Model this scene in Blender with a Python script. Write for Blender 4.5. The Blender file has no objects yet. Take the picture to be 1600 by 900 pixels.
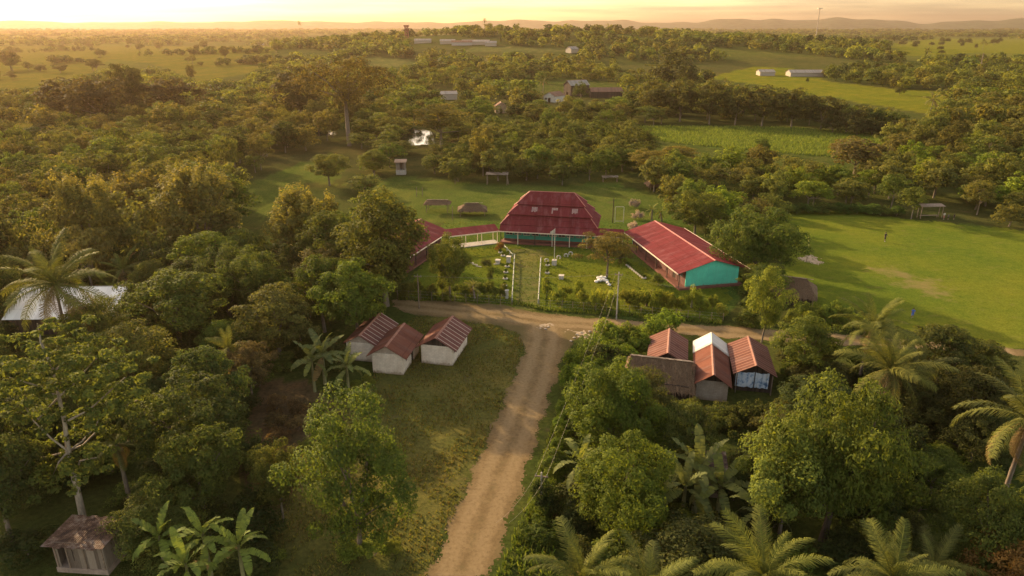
import bpy, math, random
import numpy as np
from mathutils import Vector, Matrix

S = bpy.context.scene
COL = S.collection
R = math.radians
random.seed(7)
RNG = np.random.default_rng(7)

# ------------------------------------------------------------------ camera, sky, sun, exposure
H, F = 38.0, 1100.0                       # camera height (m), focal length in pixels of a 1600 px wide frame
PITCH = math.atan(414 / F)
cam_d = bpy.data.cameras.new("camera")
cam_d.sensor_width = 36.0
cam_d.lens = 36.0 * F / 1600.0
cam_d.clip_end = 20000.0
cam = bpy.data.objects.new("camera", cam_d)
COL.objects.link(cam)
cam.location = (0, 0, H)
cam.rotation_euler = (math.pi / 2 - PITCH, 0, 0)
S.camera = cam

SUN_AZ, SUN_EL = R(-43), R(18)            # azimuth from +Y (view direction), negative = left
sun_dir = Vector((math.sin(SUN_AZ) * math.cos(SUN_EL), math.cos(SUN_AZ) * math.cos(SUN_EL), math.sin(SUN_EL)))
W = bpy.data.worlds.new("World")
S.world = W
W.use_nodes = True
wn, wl = W.node_tree.nodes, W.node_tree.links
wn.clear()
sky = wn.new("ShaderNodeTexSky")
sky.sky_type = 'NISHITA'
sky.sun_disc = False
sky.sun_elevation = SUN_EL
sky.sun_rotation = SUN_AZ
sky.dust_density = 1.0
sky.air_density = 1.0
sky.ozone_density = 0.6
tint = wn.new("ShaderNodeMix")
tint.data_type = 'RGBA'
tint.blend_type = 'MULTIPLY'
tint.inputs[0].default_value = 1.0
tint.inputs[7].default_value = (1.0, 0.705, 0.49, 1)
bg = wn.new("ShaderNodeBackground")
bg.inputs[1].default_value = 0.15
wo = wn.new("ShaderNodeOutputWorld")
wl.new(sky.outputs[0], tint.inputs[6])
geo = wn.new("ShaderNodeTexCoord")
sp_ = wn.new("ShaderNodeSeparateXYZ"); wl.new(geo.outputs["Generated"], sp_.inputs[0])
bank = wn.new("ShaderNodeValToRGB")            # added dimming of the sky near the horizon, holds back its glare
bank.color_ramp.elements[0].position = 0.0; bank.color_ramp.elements[0].color = (0.24, 0.305, 0.42, 1)
bank.color_ramp.elements[1].position = 0.25; bank.color_ramp.elements[1].color = (1, 1, 1, 1)
wl.new(sp_.outputs[2], bank.inputs[0])
mp = wn.new("ShaderNodeMapping"); mp.inputs["Scale"].default_value = (3, 3, 55); mp.inputs["Rotation"].default_value = (0, R(1.5), 0)
wl.new(geo.outputs["Generated"], mp.inputs[0])
cl = wn.new("ShaderNodeTexNoise"); cl.inputs["Scale"].default_value = 1.6; cl.inputs["Detail"].default_value = 5
wl.new(mp.outputs[0], cl.inputs["Vector"])
clr = wn.new("ShaderNodeValToRGB")             # thin streaks of cloud
clr.color_ramp.elements[0].position = 0.40; clr.color_ramp.elements[0].color = (0.72, 0.72, 0.76, 1)
clr.color_ramp.elements[1].position = 0.62; clr.color_ramp.elements[1].color = (1.08, 1.06, 1.02, 1)
wl.new(cl.outputs["Fac"], clr.inputs[0])
t2 = wn.new("ShaderNodeMix"); t2.data_type = 'RGBA'; t2.blend_type = 'MULTIPLY'; t2.inputs[0].default_value = 1.0
t3 = wn.new("ShaderNodeMix"); t3.data_type = 'RGBA'; t3.blend_type = 'MULTIPLY'; t3.inputs[0].default_value = 1.0
wl.new(tint.outputs[2], t2.inputs[6]); wl.new(bank.outputs[0], t2.inputs[7])
wl.new(t2.outputs[2], t3.inputs[6]); wl.new(clr.outputs[0], t3.inputs[7])
wl.new(t3.outputs[2], bg.inputs[0])
wl.new(bg.outputs[0], wo.inputs[0])

sun_l = bpy.data.lights.new("sun", 'SUN')
sun_l.energy = 2.0
sun_l.angle = R(0.6)
sun_l.color = (1.0, 0.74, 0.42)
sun = bpy.data.objects.new("sun", sun_l)
COL.objects.link(sun)
sun.rotation_euler = (-sun_dir).to_track_quat('-Z', 'Y').to_euler()
sun.location = sun_dir * 300

S.view_settings.view_transform = 'Standard'
S.view_settings.look = 'None'
S.view_settings.exposure = 2.42
S.view_settings.gamma = 1.0
S.cycles.max_bounces = 6
S.cycles.diffuse_bounces = 3
S.cycles.transmission_bounces = 4
S.cycles.volume_bounces = 0
S.cycles.transparent_max_bounces = 4
S.cycles.use_denoising = True


# ------------------------------------------------------------------ geometry of the view (turns a place in the photo into a place on the ground)
def terrain(x, y):
    x = np.asarray(x, float); y = np.asarray(y, float)
    d = np.hypot(x, y)
    t = np.clip((d - 380) / 350, 0, 1)
    t = t * t * (3 - 2 * t)
    h = 30 * np.exp(-((x - 30) / 290) ** 2 - ((y - 900) / 260) ** 2)
    h = h + 7 * np.exp(-((x - 420) / 200) ** 2 - ((y - 1000) / 200) ** 2)
    h = h + 2.0 * np.sin(x / 140 + 1.3) * np.sin(y / 190)
    return h * t


def at(px, py, z=0.0):
    a, b = (px - 800) / F, (450 - py) / F
    d = Vector((a, math.cos(PITCH) + b * math.sin(PITCH), -math.sin(PITCH) + b * math.cos(PITCH)))
    if d.z > -1e-4:
        d.z = -1e-4
    if py > 140 or z:
        return Vector((0, 0, H)) + d * ((z - H) / d.z)
    t = 100.0
    while t < 6000:
        p = Vector((0, 0, H)) + d * t
        if p.z <= float(terrain(p.x, p.y)):
            return p
        t *= 1.004
    return Vector((0, 0, H)) + d * t


def project(x, y, z):
    zz = z - H
    c, s = math.cos(PITCH), math.sin(PITCH)
    d = np.maximum(y * c - zz * s, 0.1)
    return 800 + F * x / d, 450 - F * (y * s + zz * c) / d, d


def height_for(p, py):
    b = (450 - py) / F
    c, s = math.cos(PITCH), math.sin(PITCH)
    return H + p.y * (b * c - s) / (c + b * s) - p.z


def depth(p):
    return float(project(p.x, p.y, p.z)[2])


def in_poly(px, py, poly):
    px = np.asarray(px, float); py = np.asarray(py, float)
    ins = np.zeros(px.shape, bool)
    n = len(poly)
    for i in range(n):
        x1, y1 = poly[i]; x2, y2 = poly[(i + 1) % n]
        if y1 == y2:
            continue
        c = ((y1 > py) != (y2 > py)) & (px < (x2 - x1) * (py - y1) / (y2 - y1) + x1)
        ins ^= c
    return ins


# ------------------------------------------------------------------ node materials
MATS = {}


class NT:
    def __init__(s, name):
        s.m = bpy.data.materials.new(name)
        s.m.use_nodes = True
        s.t = s.m.node_tree
        s.t.nodes.clear()
        s.out = s.n("ShaderNodeOutputMaterial")

    def n(s, typ, **kw):
        o = s.t.nodes.new(typ)
        for k, v in kw.items():
            setattr(o, k, v)
        return o

    def l(s, a, b):
        s.t.links.new(a, b)

    def coord(s, kind="Object"):
        return s.n("ShaderNodeTexCoord").outputs[kind]

    def mapping(s, vec, scale=(1, 1, 1), rot=(0, 0, 0)):
        o = s.n("ShaderNodeMapping")
        o.inputs["Scale"].default_value = scale
        o.inputs["Rotation"].default_value = rot
        s.l(vec, o.inputs[0])
        return o.outputs[0]

    def noise(s, vec, scale, detail=4, rough=0.6):
        o = s.n("ShaderNodeTexNoise")
        o.inputs["Scale"].default_value = scale
        o.inputs["Detail"].default_value = detail
        o.inputs["Roughness"].default_value = rough
        s.l(vec, o.inputs["Vector"])
        return o.outputs["Fac"]

    def ramp(s, fac, stops):
        o = s.n("ShaderNodeValToRGB")
        els = o.color_ramp.elements
        while len(els) < len(stops):
            els.new(0.5)
        for e, (p, c) in zip(els, stops):
            e.position = p
            e.color = c if len(c) == 4 else (*c, 1)
        s.l(fac, o.inputs[0])
        return o.outputs[0]

    def mix(s, fac, a, b, mode='MIX'):
        o = s.n("ShaderNodeMix", data_type='RGBA', blend_type=mode)
        for sock, v in ((o.inputs[0], fac), (o.inputs[6], a), (o.inputs[7], b)):
            if isinstance(v, (int, float)):
                sock.default_value = v
            elif isinstance(v, tuple):
                sock.default_value = v if len(v) == 4 else (*v, 1)
            else:
                s.l(v, sock)
        return o.outputs[2]

    def math(s, op, a, b=0.0):
        o = s.n("ShaderNodeMath", operation=op)
        for sock, v in ((o.inputs[0], a), (o.inputs[1], b)):
            if isinstance(v, (int, float)):
                sock.default_value = v
            else:
                s.l(v, sock)
        return o.outputs[0]

    def bump(s, h, strength=0.3, dist=0.05):
        o = s.n("ShaderNodeBump")
        o.inputs["Strength"].default_value = strength
        o.inputs["Distance"].default_value = dist
        s.l(h, o.inputs["Height"])
        return o.outputs[0]

    def finish(s, col, rough=0.8, normal=None, spec=0.3, metal=0.0):
        p = s.n("ShaderNodeBsdfPrincipled")
        if isinstance(col, tuple):
            p.inputs["Base Color"].default_value = (*col[:3], 1)
        else:
            s.l(col, p.inputs["Base Color"])
        if isinstance(rough, (int, float)):
            p.inputs["Roughness"].default_value = rough
        else:
            s.l(rough, p.inputs["Roughness"])
        p.inputs["Specular IOR Level"].default_value = spec
        p.inputs["Metallic"].default_value = metal
        if normal is not None:
            s.l(normal, p.inputs["Normal"])
        s.l(p.outputs[0], s.out.inputs[0])
        return s.m


def plain(name, col, rough=0.75, var=0.25, scale=2.0, spec=0.3, bump=0.15, metal=0.0):
    """a painted or natural surface with blotchy wear"""
    if name in MATS:
        return MATS[name]
    t = NT(name)
    c = t.coord()
    f = t.noise(c, scale, 6, 0.65)
    lo = tuple(v * (1 - var) for v in col)
    hi = tuple(min(1, v * (1 + var)) for v in col)
    cc = t.ramp(f, [(0.3, lo), (0.7, hi)])
    f2 = t.noise(c, scale * 9, 3)
    MATS[name] = t.finish(cc, rough, t.bump(f2, bump, 0.03), spec, metal)
    return MATS[name]


def tin(name, col, col2, stripe=None, pitch=0.9, width=0.16, rough=0.55, amount=0.5, axis=1):
    """corrugated sheet: ribs run down the slope (local x), sheets follow each other along the ridge (local y)"""
    if name in MATS:
        return MATS[name]
    t = NT(name)
    c = t.coord()
    big = t.noise(c, 0.6, 5, 0.65)
    streak = t.noise(t.mapping(c, (0.35, 3.0, 0.35) if axis == 1 else (3.0, .35, .35)), 1.6, 5, 0.7)
    col_n = t.mix(t.ramp(streak, [(0.38, (0, 0, 0)), (0.66, (1, 1, 1))]), col, col2)
    col_n = t.mix(t.ramp(big, [(0.35, (0, 0, 0)), (0.7, (amount,) * 3)]), col_n, tuple(v * 0.55 for v in col))
    sep = t.n("ShaderNodeSeparateXYZ")
    t.l(c, sep.inputs[0])
    u = sep.outputs[axis]
    sheet = t.n("ShaderNodeTexWhiteNoise", noise_dimensions='1D')
    t.l(t.math('FLOOR', t.math('DIVIDE', u, pitch)), sheet.inputs["W"])
    col_n = t.mix(0.35, col_n, t.mix(sheet.outputs["Value"], tuple(v * .6 for v in col), tuple(min(1, v * 1.3) for v in col)))
    if stripe:
        fr = t.math('FRACT', t.math('DIVIDE', u, pitch))
        wob = t.math('MULTIPLY', t.noise(c, 3.0), 0.08)
        near = t.math('LESS_THAN', t.math('ADD', fr, wob), width / pitch + 0.04)
        keep = t.math('GREATER_THAN', t.noise(t.mapping(c, (0.15, 1, 0.15)), 1.3), 0.34)
        col_n = t.mix(t.math('MULTIPLY', t.math('MULTIPLY', near, keep), 0.85), col_n, stripe)
    o_ = sep.outputs[1 - axis]
    lap = t.math('LESS_THAN', t.math('FRACT', t.math('DIVIDE', t.math('ADD', o_, t.math('MULTIPLY', sheet.outputs["Value"], 0.08)), 1.9)), 0.035)
    col_n = t.mix(t.math('MULTIPLY', lap, 0.1 if stripe else 0.45), col_n, tuple(v * .4 for v in col))
    fade = t.noise(t.mapping(c, (0.6, 1.6, 0.6) if axis == 1 else (1.6, .6, .6)), 0.55, 7, 0.72)
    col_n = t.mix(t.ramp(fade, [(0.5, (0, 0, 0)), (0.68, (0.45,) * 3)]), col_n, tuple(min(1, v * .9 + .07) for v in col2))
    wv = t.math('SINE', t.math('MULTIPLY', u, 2 * math.pi / 0.22))
    MATS[name] = t.finish(col_n, rough, t.bump(wv, 0.6, 0.02), 0.04)
    return MATS[name]


def blocks(name, col, stain):
    if name in MATS:
        return MATS[name]
    t = NT(name)
    c = t.coord()
    sep = t.n("ShaderNodeSeparateXYZ"); t.l(c, sep.inputs[0])
    cmb = t.n("ShaderNodeCombineXYZ")
    t.l(t.math('ADD', sep.outputs[0], sep.outputs[1]), cmb.inputs[0])
    t.l(sep.outputs[2], cmb.inputs[1])
    b = t.n("ShaderNodeTexBrick")
    b.inputs["Scale"].default_value = 1.0
    b.inputs["Brick Width"].default_value = 0.4
    b.inputs["Row Height"].default_value = 0.2
    b.inputs["Mortar Size"].default_value = 0.012
    b.inputs["Color1"].default_value = (*col, 1)
    b.inputs["Color2"].default_value = (*[v * 0.86 for v in col], 1)
    b.inputs["Mortar"].default_value = (*[v * 0.72 for v in col], 1)
    t.l(cmb.outputs[0], b.inputs["Vector"])
    f = t.noise(t.mapping(c, (1, 1, 0.45)), 1.4, 6, 0.7)
    cc = t.mix(t.ramp(f, [(0.42, (0, 0, 0)), (0.72, (0.75,) * 3)]), b.outputs["Color"], stain)
    mud = t.math('ADD', t.math('MULTIPLY', sep.outputs[2], -1.6), t.math('MULTIPLY', t.noise(c, 2.2, 5, .7), 2.0))
    cc = t.mix(t.ramp(mud, [(0.35, (0, 0, 0)), (0.9, (0.75,) * 3)]), cc, (0.24, 0.165, 0.105))
    MATS[name] = t.finish(cc, 0.9, t.bump(b.outputs["Fac"], -0.3, 0.02), 0.1)
    return MATS[name]


def planks(name, col, col2, pitch=0.22):
    if name in MATS:
        return MATS[name]
    t = NT(name)
    c = t.coord()
    sep = t.n("ShaderNodeSeparateXYZ"); t.l(c, sep.inputs[0])
    u = t.math('ADD', sep.outputs[0], sep.outputs[1])
    wn_ = t.n("ShaderNodeTexWhiteNoise", noise_dimensions='1D')
    t.l(t.math('FLOOR', t.math('DIVIDE', u, pitch)), wn_.inputs["W"])
    grain = t.noise(t.mapping(c, (6, 6, 0.7)), 2.5, 5)
    fac = t.math('ADD', t.math('MULTIPLY', wn_.outputs["Value"], 0.6), t.math('MULTIPLY', grain, 0.5))
    cc = t.ramp(fac, [(0.2, col2), (0.85, col)])
    gap = t.math('GREATER_THAN', t.math('FRACT', t.math('DIVIDE', u, pitch)), 0.08)
    MATS[name] = t.finish(cc, 0.9, t.bump(gap, 0.7, 0.02), 0.15)
    return MATS[name]


def thatch_mat():
    if "thatch" in MATS:
        return MATS["thatch"]
    t = NT("thatch")
    c = t.coord()
    f = t.noise(t.mapping(c, (5, 5, 1.2)), 2.0, 6, 0.75)
    g = t.noise(c, 0.8, 4)
    cc = t.ramp(f, [(0.3, (0.065, 0.040, 0.024)), (0.55, (0.165, 0.108, 0.064)), (0.75, (0.27, 0.19, 0.12))])
    cc = t.mix(t.ramp(g, [(0.4, (0, 0, 0)), (0.7, (0.6,) * 3)]), cc, (0.125, 0.08, 0.05))
    MATS["thatch"] = t.finish(cc, 0.95, t.bump(f, 0.8, 0.08), 0.1)
    return MATS["thatch"]


def foliage(name, source='object', trans=0.42, base=None):
    """leaf surface; tint from the object's own colour (or the 'tint' attribute), small per-leaf differences from 'tone'"""
    if name in MATS:
        return MATS[name]
    t = NT(name)
    if source == 'object':
        tint = t.n("ShaderNodeObjectInfo").outputs["Color"]
    elif source == 'attr':
        a = t.n("ShaderNodeAttribute"); a.attribute_name = "tint"
        tint = a.outputs["Color"]
    else:
        rgb = t.n("ShaderNodeRGB"); rgb.outputs[0].default_value = (*base, 1)
        tint = rgb.outputs[0]
    a2 = t.n("ShaderNodeAttribute"); a2.attribute_name = "tone"
    tone = a2.outputs["Fac"]
    var = t.ramp(tone, [(0.0, (0.8, 0.85, 0.75)), (0.5, (1.45, 1.42, 1.15)), (0.85, (2.1, 1.95, 1.3)), (1.0, (2.8, 2.4, 1.3))])
    col = t.mix(1.0, tint, var, 'MULTIPLY')
    p = t.n("ShaderNodeBsdfPrincipled")
    t.l(col, p.inputs["Base Color"])
    p.inputs["Roughness"].default_value = 0.75
    p.inputs["Specular IOR Level"].default_value = 0.08
    tr = t.n("ShaderNodeBsdfTranslucent")
    t.l(t.mix(1.0, col, (1.5, 1.35, 0.6), 'MULTIPLY'), tr.inputs[0])
    mx = t.n("ShaderNodeMixShader")
    mx.inputs[0].default_value = trans
    t.l(p.outputs[0], mx.inputs[1]); t.l(tr.outputs[0], mx.inputs[2])
    t.l(mx.outputs[0], t.out.inputs[0])
    MATS[name] = t.m
    return t.m


def bark(name, col):
    if name in MATS:
        return MATS[name]
    t = NT(name)
    c = t.coord()
    f = t.noise(t.mapping(c, (4, 4, 1)), 1.5, 6, 0.7)
    cc = t.ramp(f, [(0.3, tuple(v * 0.55 for v in col)), (0.7, tuple(v * 1.3 for v in col))])
    MATS[name] = t.finish(cc, 0.9, t.bump(f, 0.5, 0.05), 0.15)
    return MATS[name]


# ------------------------------------------------------------------ mesh helpers
def new_mesh(name, verts, quads=None, tris=None, mats=(), tone=None, tint=None, fmat=None, smooth=False):
    verts = np.asarray(verts, np.float32)
    parts, sizes = [], []
    if quads is not None and len(quads):
        q = np.asarray(quads, np.int32); parts.append(q.ravel()); sizes.append(np.full(len(q), 4, np.int32))
    if tris is not None and len(tris):
        q = np.asarray(tris, np.int32); parts.append(q.ravel()); sizes.append(np.full(len(q), 3, np.int32))
    loops = np.concatenate(parts); size = np.concatenate(sizes)
    me = bpy.data.meshes.new(name)
    me.vertices.add(len(verts)); me.vertices.foreach_set("co", verts.ravel())
    me.loops.add(len(loops)); me.loops.foreach_set("vertex_index", loops)
    me.polygons.add(len(size))
    start = np.concatenate([[0], np.cumsum(size)[:-1]]).astype(np.int32)
    me.polygons.foreach_set("loop_start", start)
    me.polygons.foreach_set("loop_total", size)
    for m in mats:
        me.materials.append(m)
    if fmat is not None:
        me.polygons.foreach_set("material_index", np.asarray(fmat, np.int32))
    if smooth:
        me.polygons.foreach_set("use_smooth", np.ones(len(size), bool))
    me.update(calc_edges=True)
    if tone is not None:
        a = me.attributes.new("tone", 'FLOAT', 'FACE'); a.data.foreach_set("value", np.asarray(tone, np.float32))
    if tint is not None:
        tint = np.asarray(tint, np.float32)
        c4 = np.concatenate([tint, np.ones((len(tint), 1), np.float32)], 1)
        dom = 'FACE' if len(tint) == len(size) else 'POINT'
        a = me.attributes.new("tint", 'FLOAT_COLOR', dom); a.data.foreach_set("color", c4.ravel())
    return me


class MB:
    """collects shapes that become ONE mesh"""
    def __init__(s):
        s.v, s.f, s.m, s.mat = [], [], [], 0

    def add(s, verts, faces):
        o = len(s.v)
        s.v += [tuple(v) for v in verts]
        for f in faces:
            s.f.append([i + o for i in f]); s.m.append(s.mat)

    def box(s, x0, x1, y0, y1, z0, z1, M=None):
        vs = [Vector(p) for p in ((x0, y0, z0), (x1, y0, z0), (x1, y1, z0), (x0, y1, z0), (x0, y0, z1), (x1, y0, z1), (x1, y1, z1), (x0, y1, z1))]
        if M is not None:
            vs = [M @ v for v in vs]
        s.add(vs, [(0, 3, 2, 1), (4, 5, 6, 7), (0, 1, 5, 4), (1, 2, 6, 5), (2, 3, 7, 6), (3, 0, 4, 7)])

    def prism(s, poly, d):
        """poly: ring of 3-D points, extruded by vector d"""
        n = len(poly); d = Vector(d)
        a = [Vector(p) for p in poly]; b = [p + d for p in a]
        s.add(a + b, [tuple(range(n - 1, -1, -1)), tuple(range(n, 2 * n))] + [(i, (i + 1) % n, n + (i + 1) % n, n + i) for i in range(n)])

    def tube(s, pts, rad, n=6, caps=True):
        pts = [Vector(p) for p in pts]
        rad = rad if isinstance(rad, (list, tuple)) else [rad] * len(pts)
        rings = []
        for i, p in enumerate(pts):
            d = (pts[min(i + 1, len(pts) - 1)] - pts[max(i - 1, 0)])
            if d.length < 1e-6:
                d = Vector((0, 0, 1))
            d.normalize()
            ref = Vector((1, 0, 0)) if abs(d.z) > 0.8 else Vector((0, 0, 1))
            a = d.cross(ref).normalized(); b = d.cross(a)
            rings.append([p + (a * math.cos(k * 2 * math.pi / n) + b * math.sin(k * 2 * math.pi / n)) * rad[i] for k in range(n)])
        vs = [v for r in rings for v in r]
        fs = []
        for i in range(len(pts) - 1):
            for k in range(n):
                fs.append((i * n + k, i * n + (k + 1) % n, (i + 1) * n + (k + 1) % n, (i + 1) * n + k))
        if caps:
            fs.append(tuple(range(n))); fs.append(tuple(range((len(pts) - 1) * n + n - 1, (len(pts) - 1) * n - 1, -1)))
        s.add(vs, fs)

    def mesh(s, name, mats, smooth=False):
        me = bpy.data.meshes.new(name)
        me.from_pydata(s.v, [], s.f)
        for m in (mats if isinstance(mats, (list, tuple)) else [mats]):
            me.materials.append(m)
        if any(s.m):
            me.polygons.foreach_set("material_index", s.m)
        if smooth:
            me.polygons.foreach_set("use_smooth", [True] * len(s.f))
        me.update()
        return me

    def build(s, name, mats, parent=None, smooth=False):
        return obj(name, s.mesh(name, mats, smooth), parent)


def lump(mb, c, r, seed, flat=.7, n=7):
    rr = random.Random(seed)
    rows, cols = 5, n
    vs = [(c[0], c[1], c[2] + r * flat)]
    for i in range(1, rows):
        th = math.pi * i / rows
        for j in range(cols):
            k = r * rr.uniform(.75, 1.2)
            vs.append((c[0] + k * math.sin(th) * math.cos(j * 2 * math.pi / cols), c[1] + k * math.sin(th) * math.sin(j * 2 * math.pi / cols), c[2] + k * math.cos(th) * flat))
    vs.append((c[0], c[1], c[2] - r * flat))
    fs = [(0, 1 + j, 1 + (j + 1) % cols) for j in range(cols)]
    for i in range(rows - 2):
        for j in range(cols):
            a = 1 + i * cols; b = a + cols
            fs.append((a + j, b + j, b + (j + 1) % cols, a + (j + 1) % cols))
    e = len(vs) - 1; a = 1 + (rows - 2) * cols
    fs += [(e, a + (j + 1) % cols, a + j) for j in range(cols)]
    mb.add(vs, fs)


def obj(name, me, parent=None, loc=None):
    o = bpy.data.objects.new(name, me)
    COL.objects.link(o)
    if parent is not None:
        o.parent = parent
    if loc is not None:
        o.location = loc
    return o


def tag(o, label=None, cat=None, group=None, kind=None):
    for k, v in (("label", label), ("category", cat), ("group", group), ("kind", kind)):
        if v:
            o[k] = v
    return o


def thing(name, label, cat, loc, rz=0.0, group=None):
    o = bpy.data.objects.new(name, None)
    o.empty_display_size = 0.3
    COL.objects.link(o)
    o.location = loc
    o.rotation_euler = (0, 0, rz)
    return tag(o, label, cat, group)


KIDS = {}


def copy_tree(o, parent=None):
    c = o.copy()
    COL.objects.link(c)
    if parent is not None:
        c.parent = parent
    for ch in list(o.children):
        copy_tree(ch, c)
    return c


# ------------------------------------------------------------------ places of the photo, as outlines on the ground
ROAD_MAIN = [(664, 905), (690, 850), (716, 790), (745, 725), (778, 650), (803, 590), (820, 545), (812, 522), (770, 508), (700, 497), (640, 490), (612, 480), (618, 469),
             (700, 470), (780, 476), (850, 490), (930, 497), (1030, 504), (1150, 511), (1300, 521), (1420, 531), (1560, 543), (1700, 556), (1700, 566), (1560, 554),
             (1400, 544), (1280, 536), (1150, 529), (1040, 521), (960, 517), (925, 518), (897, 535), (880, 560), (866, 600), (846, 655), (828, 715), (808, 775), (790, 830), (765, 905)]
REDGROUND = [(400, 600), (480, 590), (540, 640), (470, 720), (460, 800), (390, 820), (380, 700)]
YARD = [(655, 493), (740, 500), (812, 515), (822, 545), (803, 590), (778, 650), (745, 725), (716, 790), (690, 850), (664, 905), (640, 1000), (420, 1000), (420, 800), (470, 700), (560, 610), (600, 560), (640, 500)]
SCHOOL = [(640, 440), (690, 430), (690, 345), (760, 300), (960, 285), (1000, 300), (1050, 330), (1160, 420), (1150, 460), (1130, 500), (840, 484), (640, 466)]
BACKLAWN = [(372, 292), (515, 238), (540, 262), (520, 290), (620, 275), (760, 288), (960, 292), (1050, 305), (1040, 340), (960, 345), (650, 345), (560, 290), (480, 285), (440, 320), (405, 345)]
FIELD = [(1215, 330), (1330, 331), (1440, 345), (1620, 362), (2000, 400), (2000, 600), (1560, 541), (1480, 533), (1400, 510), (1340, 480), (1260, 482), (1225, 440)]
TALLGRASS = [(1000, 198), (1240, 200), (1410, 215), (1400, 232), (1330, 248), (1200, 238), (1060, 225), (960, 208)]
PASTURE_R = [(1105, 122), (1175, 104), (1235, 106), (1300, 128), (1420, 141), (1500, 142), (1450, 178), (1330, 158), (1180, 132)]
PASTURE_FR = [(1390, 68), (1470, 60), (1620, 64), (1620, 85), (1530, 82), (1420, 88)]
PASTURE_L = [(-250, 72), (430, 72), (400, 112), (310, 128), (240, 100), (170, 92), (150, 112), (50, 138), (-250, 140)]
PASTURE_L2 = [(-250, 188), (55, 185), (60, 200), (-250, 212)]
PASTURE_C = [(565, 90), (640, 92), (660, 102), (570, 106)]
PASTURE_C2 = [(740, 73), (900, 75), (900, 81), (720, 82)]
POND = [(600, 206), (640, 201), (668, 203), (690, 212), (700, 224), (650, 227), (620, 219)]
POND2 = [(425, 202), (520, 200), (525, 211), (470, 214), (420, 210)]
CLEAR = [[(975, 512), (1222, 512), (1222, 640), (1090, 640), (975, 575)], [(535, 485), (745, 485), (745, 600), (535, 600)], [(845, 125), (968, 132), (966, 153), (884, 155), (880, 161), (845, 161)],
         [(680, 138), (716, 138), (716, 157), (680, 157)], [(774, 158), (792, 158), (792, 182), (774, 182)], [(1180, 109), (1285, 109), (1285, 122), (1180, 122)],
         [(640, 60), (775, 60), (775, 75), (640, 75)], [(34, 448), (102, 448), (98, 506), (36, 512)], [(150, 445), (205, 445), (200, 466), (150, 466)], [(60, 795), (195, 795), (195, 940), (60, 940)],
         [(617, 248), (638, 248), (638, 275), (617, 275)], [(1425, 318), (1490, 318), (1490, 350), (1425, 350)], [(1205, 446), (1265, 446), (1265, 490), (1205, 490)],
         [(880, 70), (902, 70), (902, 84), (880, 84)], [(1098, 695), (1138, 695), (1138, 740), (1098, 740)], [(541, 195), (553, 195), (553, 224), (541, 224)], [(632, 200), (684, 198), (690, 226), (640, 226)], [(478, 200), (500, 200), (500, 211), (478, 211)], [(600, 396), (680, 430), (690, 465), (600, 480)]]
BARE = [ROAD_MAIN, YARD, SCHOOL, BACKLAWN, FIELD, TALLGRASS, PASTURE_R, PASTURE_FR, PASTURE_L, PASTURE_L2, PASTURE_C, PASTURE_C2] + CLEAR
WORLD_POLY = {}


def ground_poly(poly):
    return [(at(x, y).x, at(x, y).y) for x, y in poly]


def in_any(px, py, polys):
    r = np.zeros(np.shape(px), bool)
    for p in polys:
        r |= in_poly(px, py, p)
    return r


# ------------------------------------------------------------------ ground
def build_ground():
    rad = [0.0] + list(np.geomspace(12, 60, 30)) + list(np.geomspace(61, 6200, 300)[1:])
    rad = np.array(rad)
    # finer steps inside the view
    th = np.concatenate([np.linspace(-60, 60, 420), np.linspace(60, 300, 90)[1:-1]])
    th = np.radians(th)
    RR, TT = np.meshgrid(rad, th, indexing='ij')
    X, Y = RR * np.sin(TT), RR * np.cos(TT)
    Z = terrain(X, Y)
    nr, nt = X.shape
    V = np.stack([X, Y, Z], -1).reshape(-1, 3)
    i = np.arange(nr - 1)[:, None] * nt + np.arange(nt)[None, :]
    j = np.arange(nr - 1)[:, None] * nt + (np.arange(nt)[None, :] + 1) % nt
    Q = np.stack([i, i + nt, j + nt, j], -1).reshape(-1, 4)
    wob = lambda k: np.sin(X * k + 1.7 * np.sin(Y * k * 0.7)) + np.sin(Y * k * 1.3 + 2 * np.sin(X * k * 0.6))
    # what grows where: plain ground cover colours, wandering edges
    px, py, d = project(X, np.maximum(Y, 1), Z)
    ok = Y > 5
    jit = 900 / np.maximum(d, 20)
    px = px + wob(0.5) * jit * 0.5
    py = py + wob(0.37) * jit * 0.18
    colr = np.empty(X.shape + (3,))
    dist = np.hypot(X, Y)
    n1 = 0.5 + 0.25 * wob(0.021)
    n1 = np.clip(n1, 0, 1)[..., None]
    colr[:] = np.array((0.066, 0.064, 0.024)) * (1 - n1) + np.array((0.062, 0.078, 0.020)) * n1
    far = np.clip((dist - 500) / 600, 0, 1)[..., None]
    n2 = np.clip(0.55 + 0.5 * (np.sin(X * 0.006 + 2 * np.sin(Y * 0.0017)) * np.sin(Y * 0.0042 + 1)) + 0.12 * wob(0.031), 0, 1)[..., None]
    farc = np.array((0.045, 0.055, 0.022)) * (1 - n2) + np.array((0.125, 0.13, 0.024)) * n2
    colr = colr * (1 - far) + farc * far
    for polys, c in (([YARD], (0.120, 0.112, 0.034)), ([REDGROUND], (0.115, 0.082, 0.045)), ([SCHOOL], (0.075, 0.110, 0.024)), ([BACKLAWN], (0.085, 0.105, 0.025)), ([FIELD], (0.092, 0.125, 0.020)),
                     ([TALLGRASS], (0.105, 0.135, 0.03)), ([PASTURE_R, PASTURE_FR], (0.125, 0.130, 0.016)), ([PASTURE_L, PASTURE_L2], (0.108, 0.102, 0.020)), ([PASTURE_C, PASTURE_C2], (0.1, 0.105, 0.035))):
        m = in_any(px, py, polys) & ok
        colr[m] = c
    me = new_mesh("ground", V, Q, mats=[ground_mat()], tint=colr.reshape(-1, 3), smooth=True)
    return tag(obj("ground", me), kind="structure")


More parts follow.
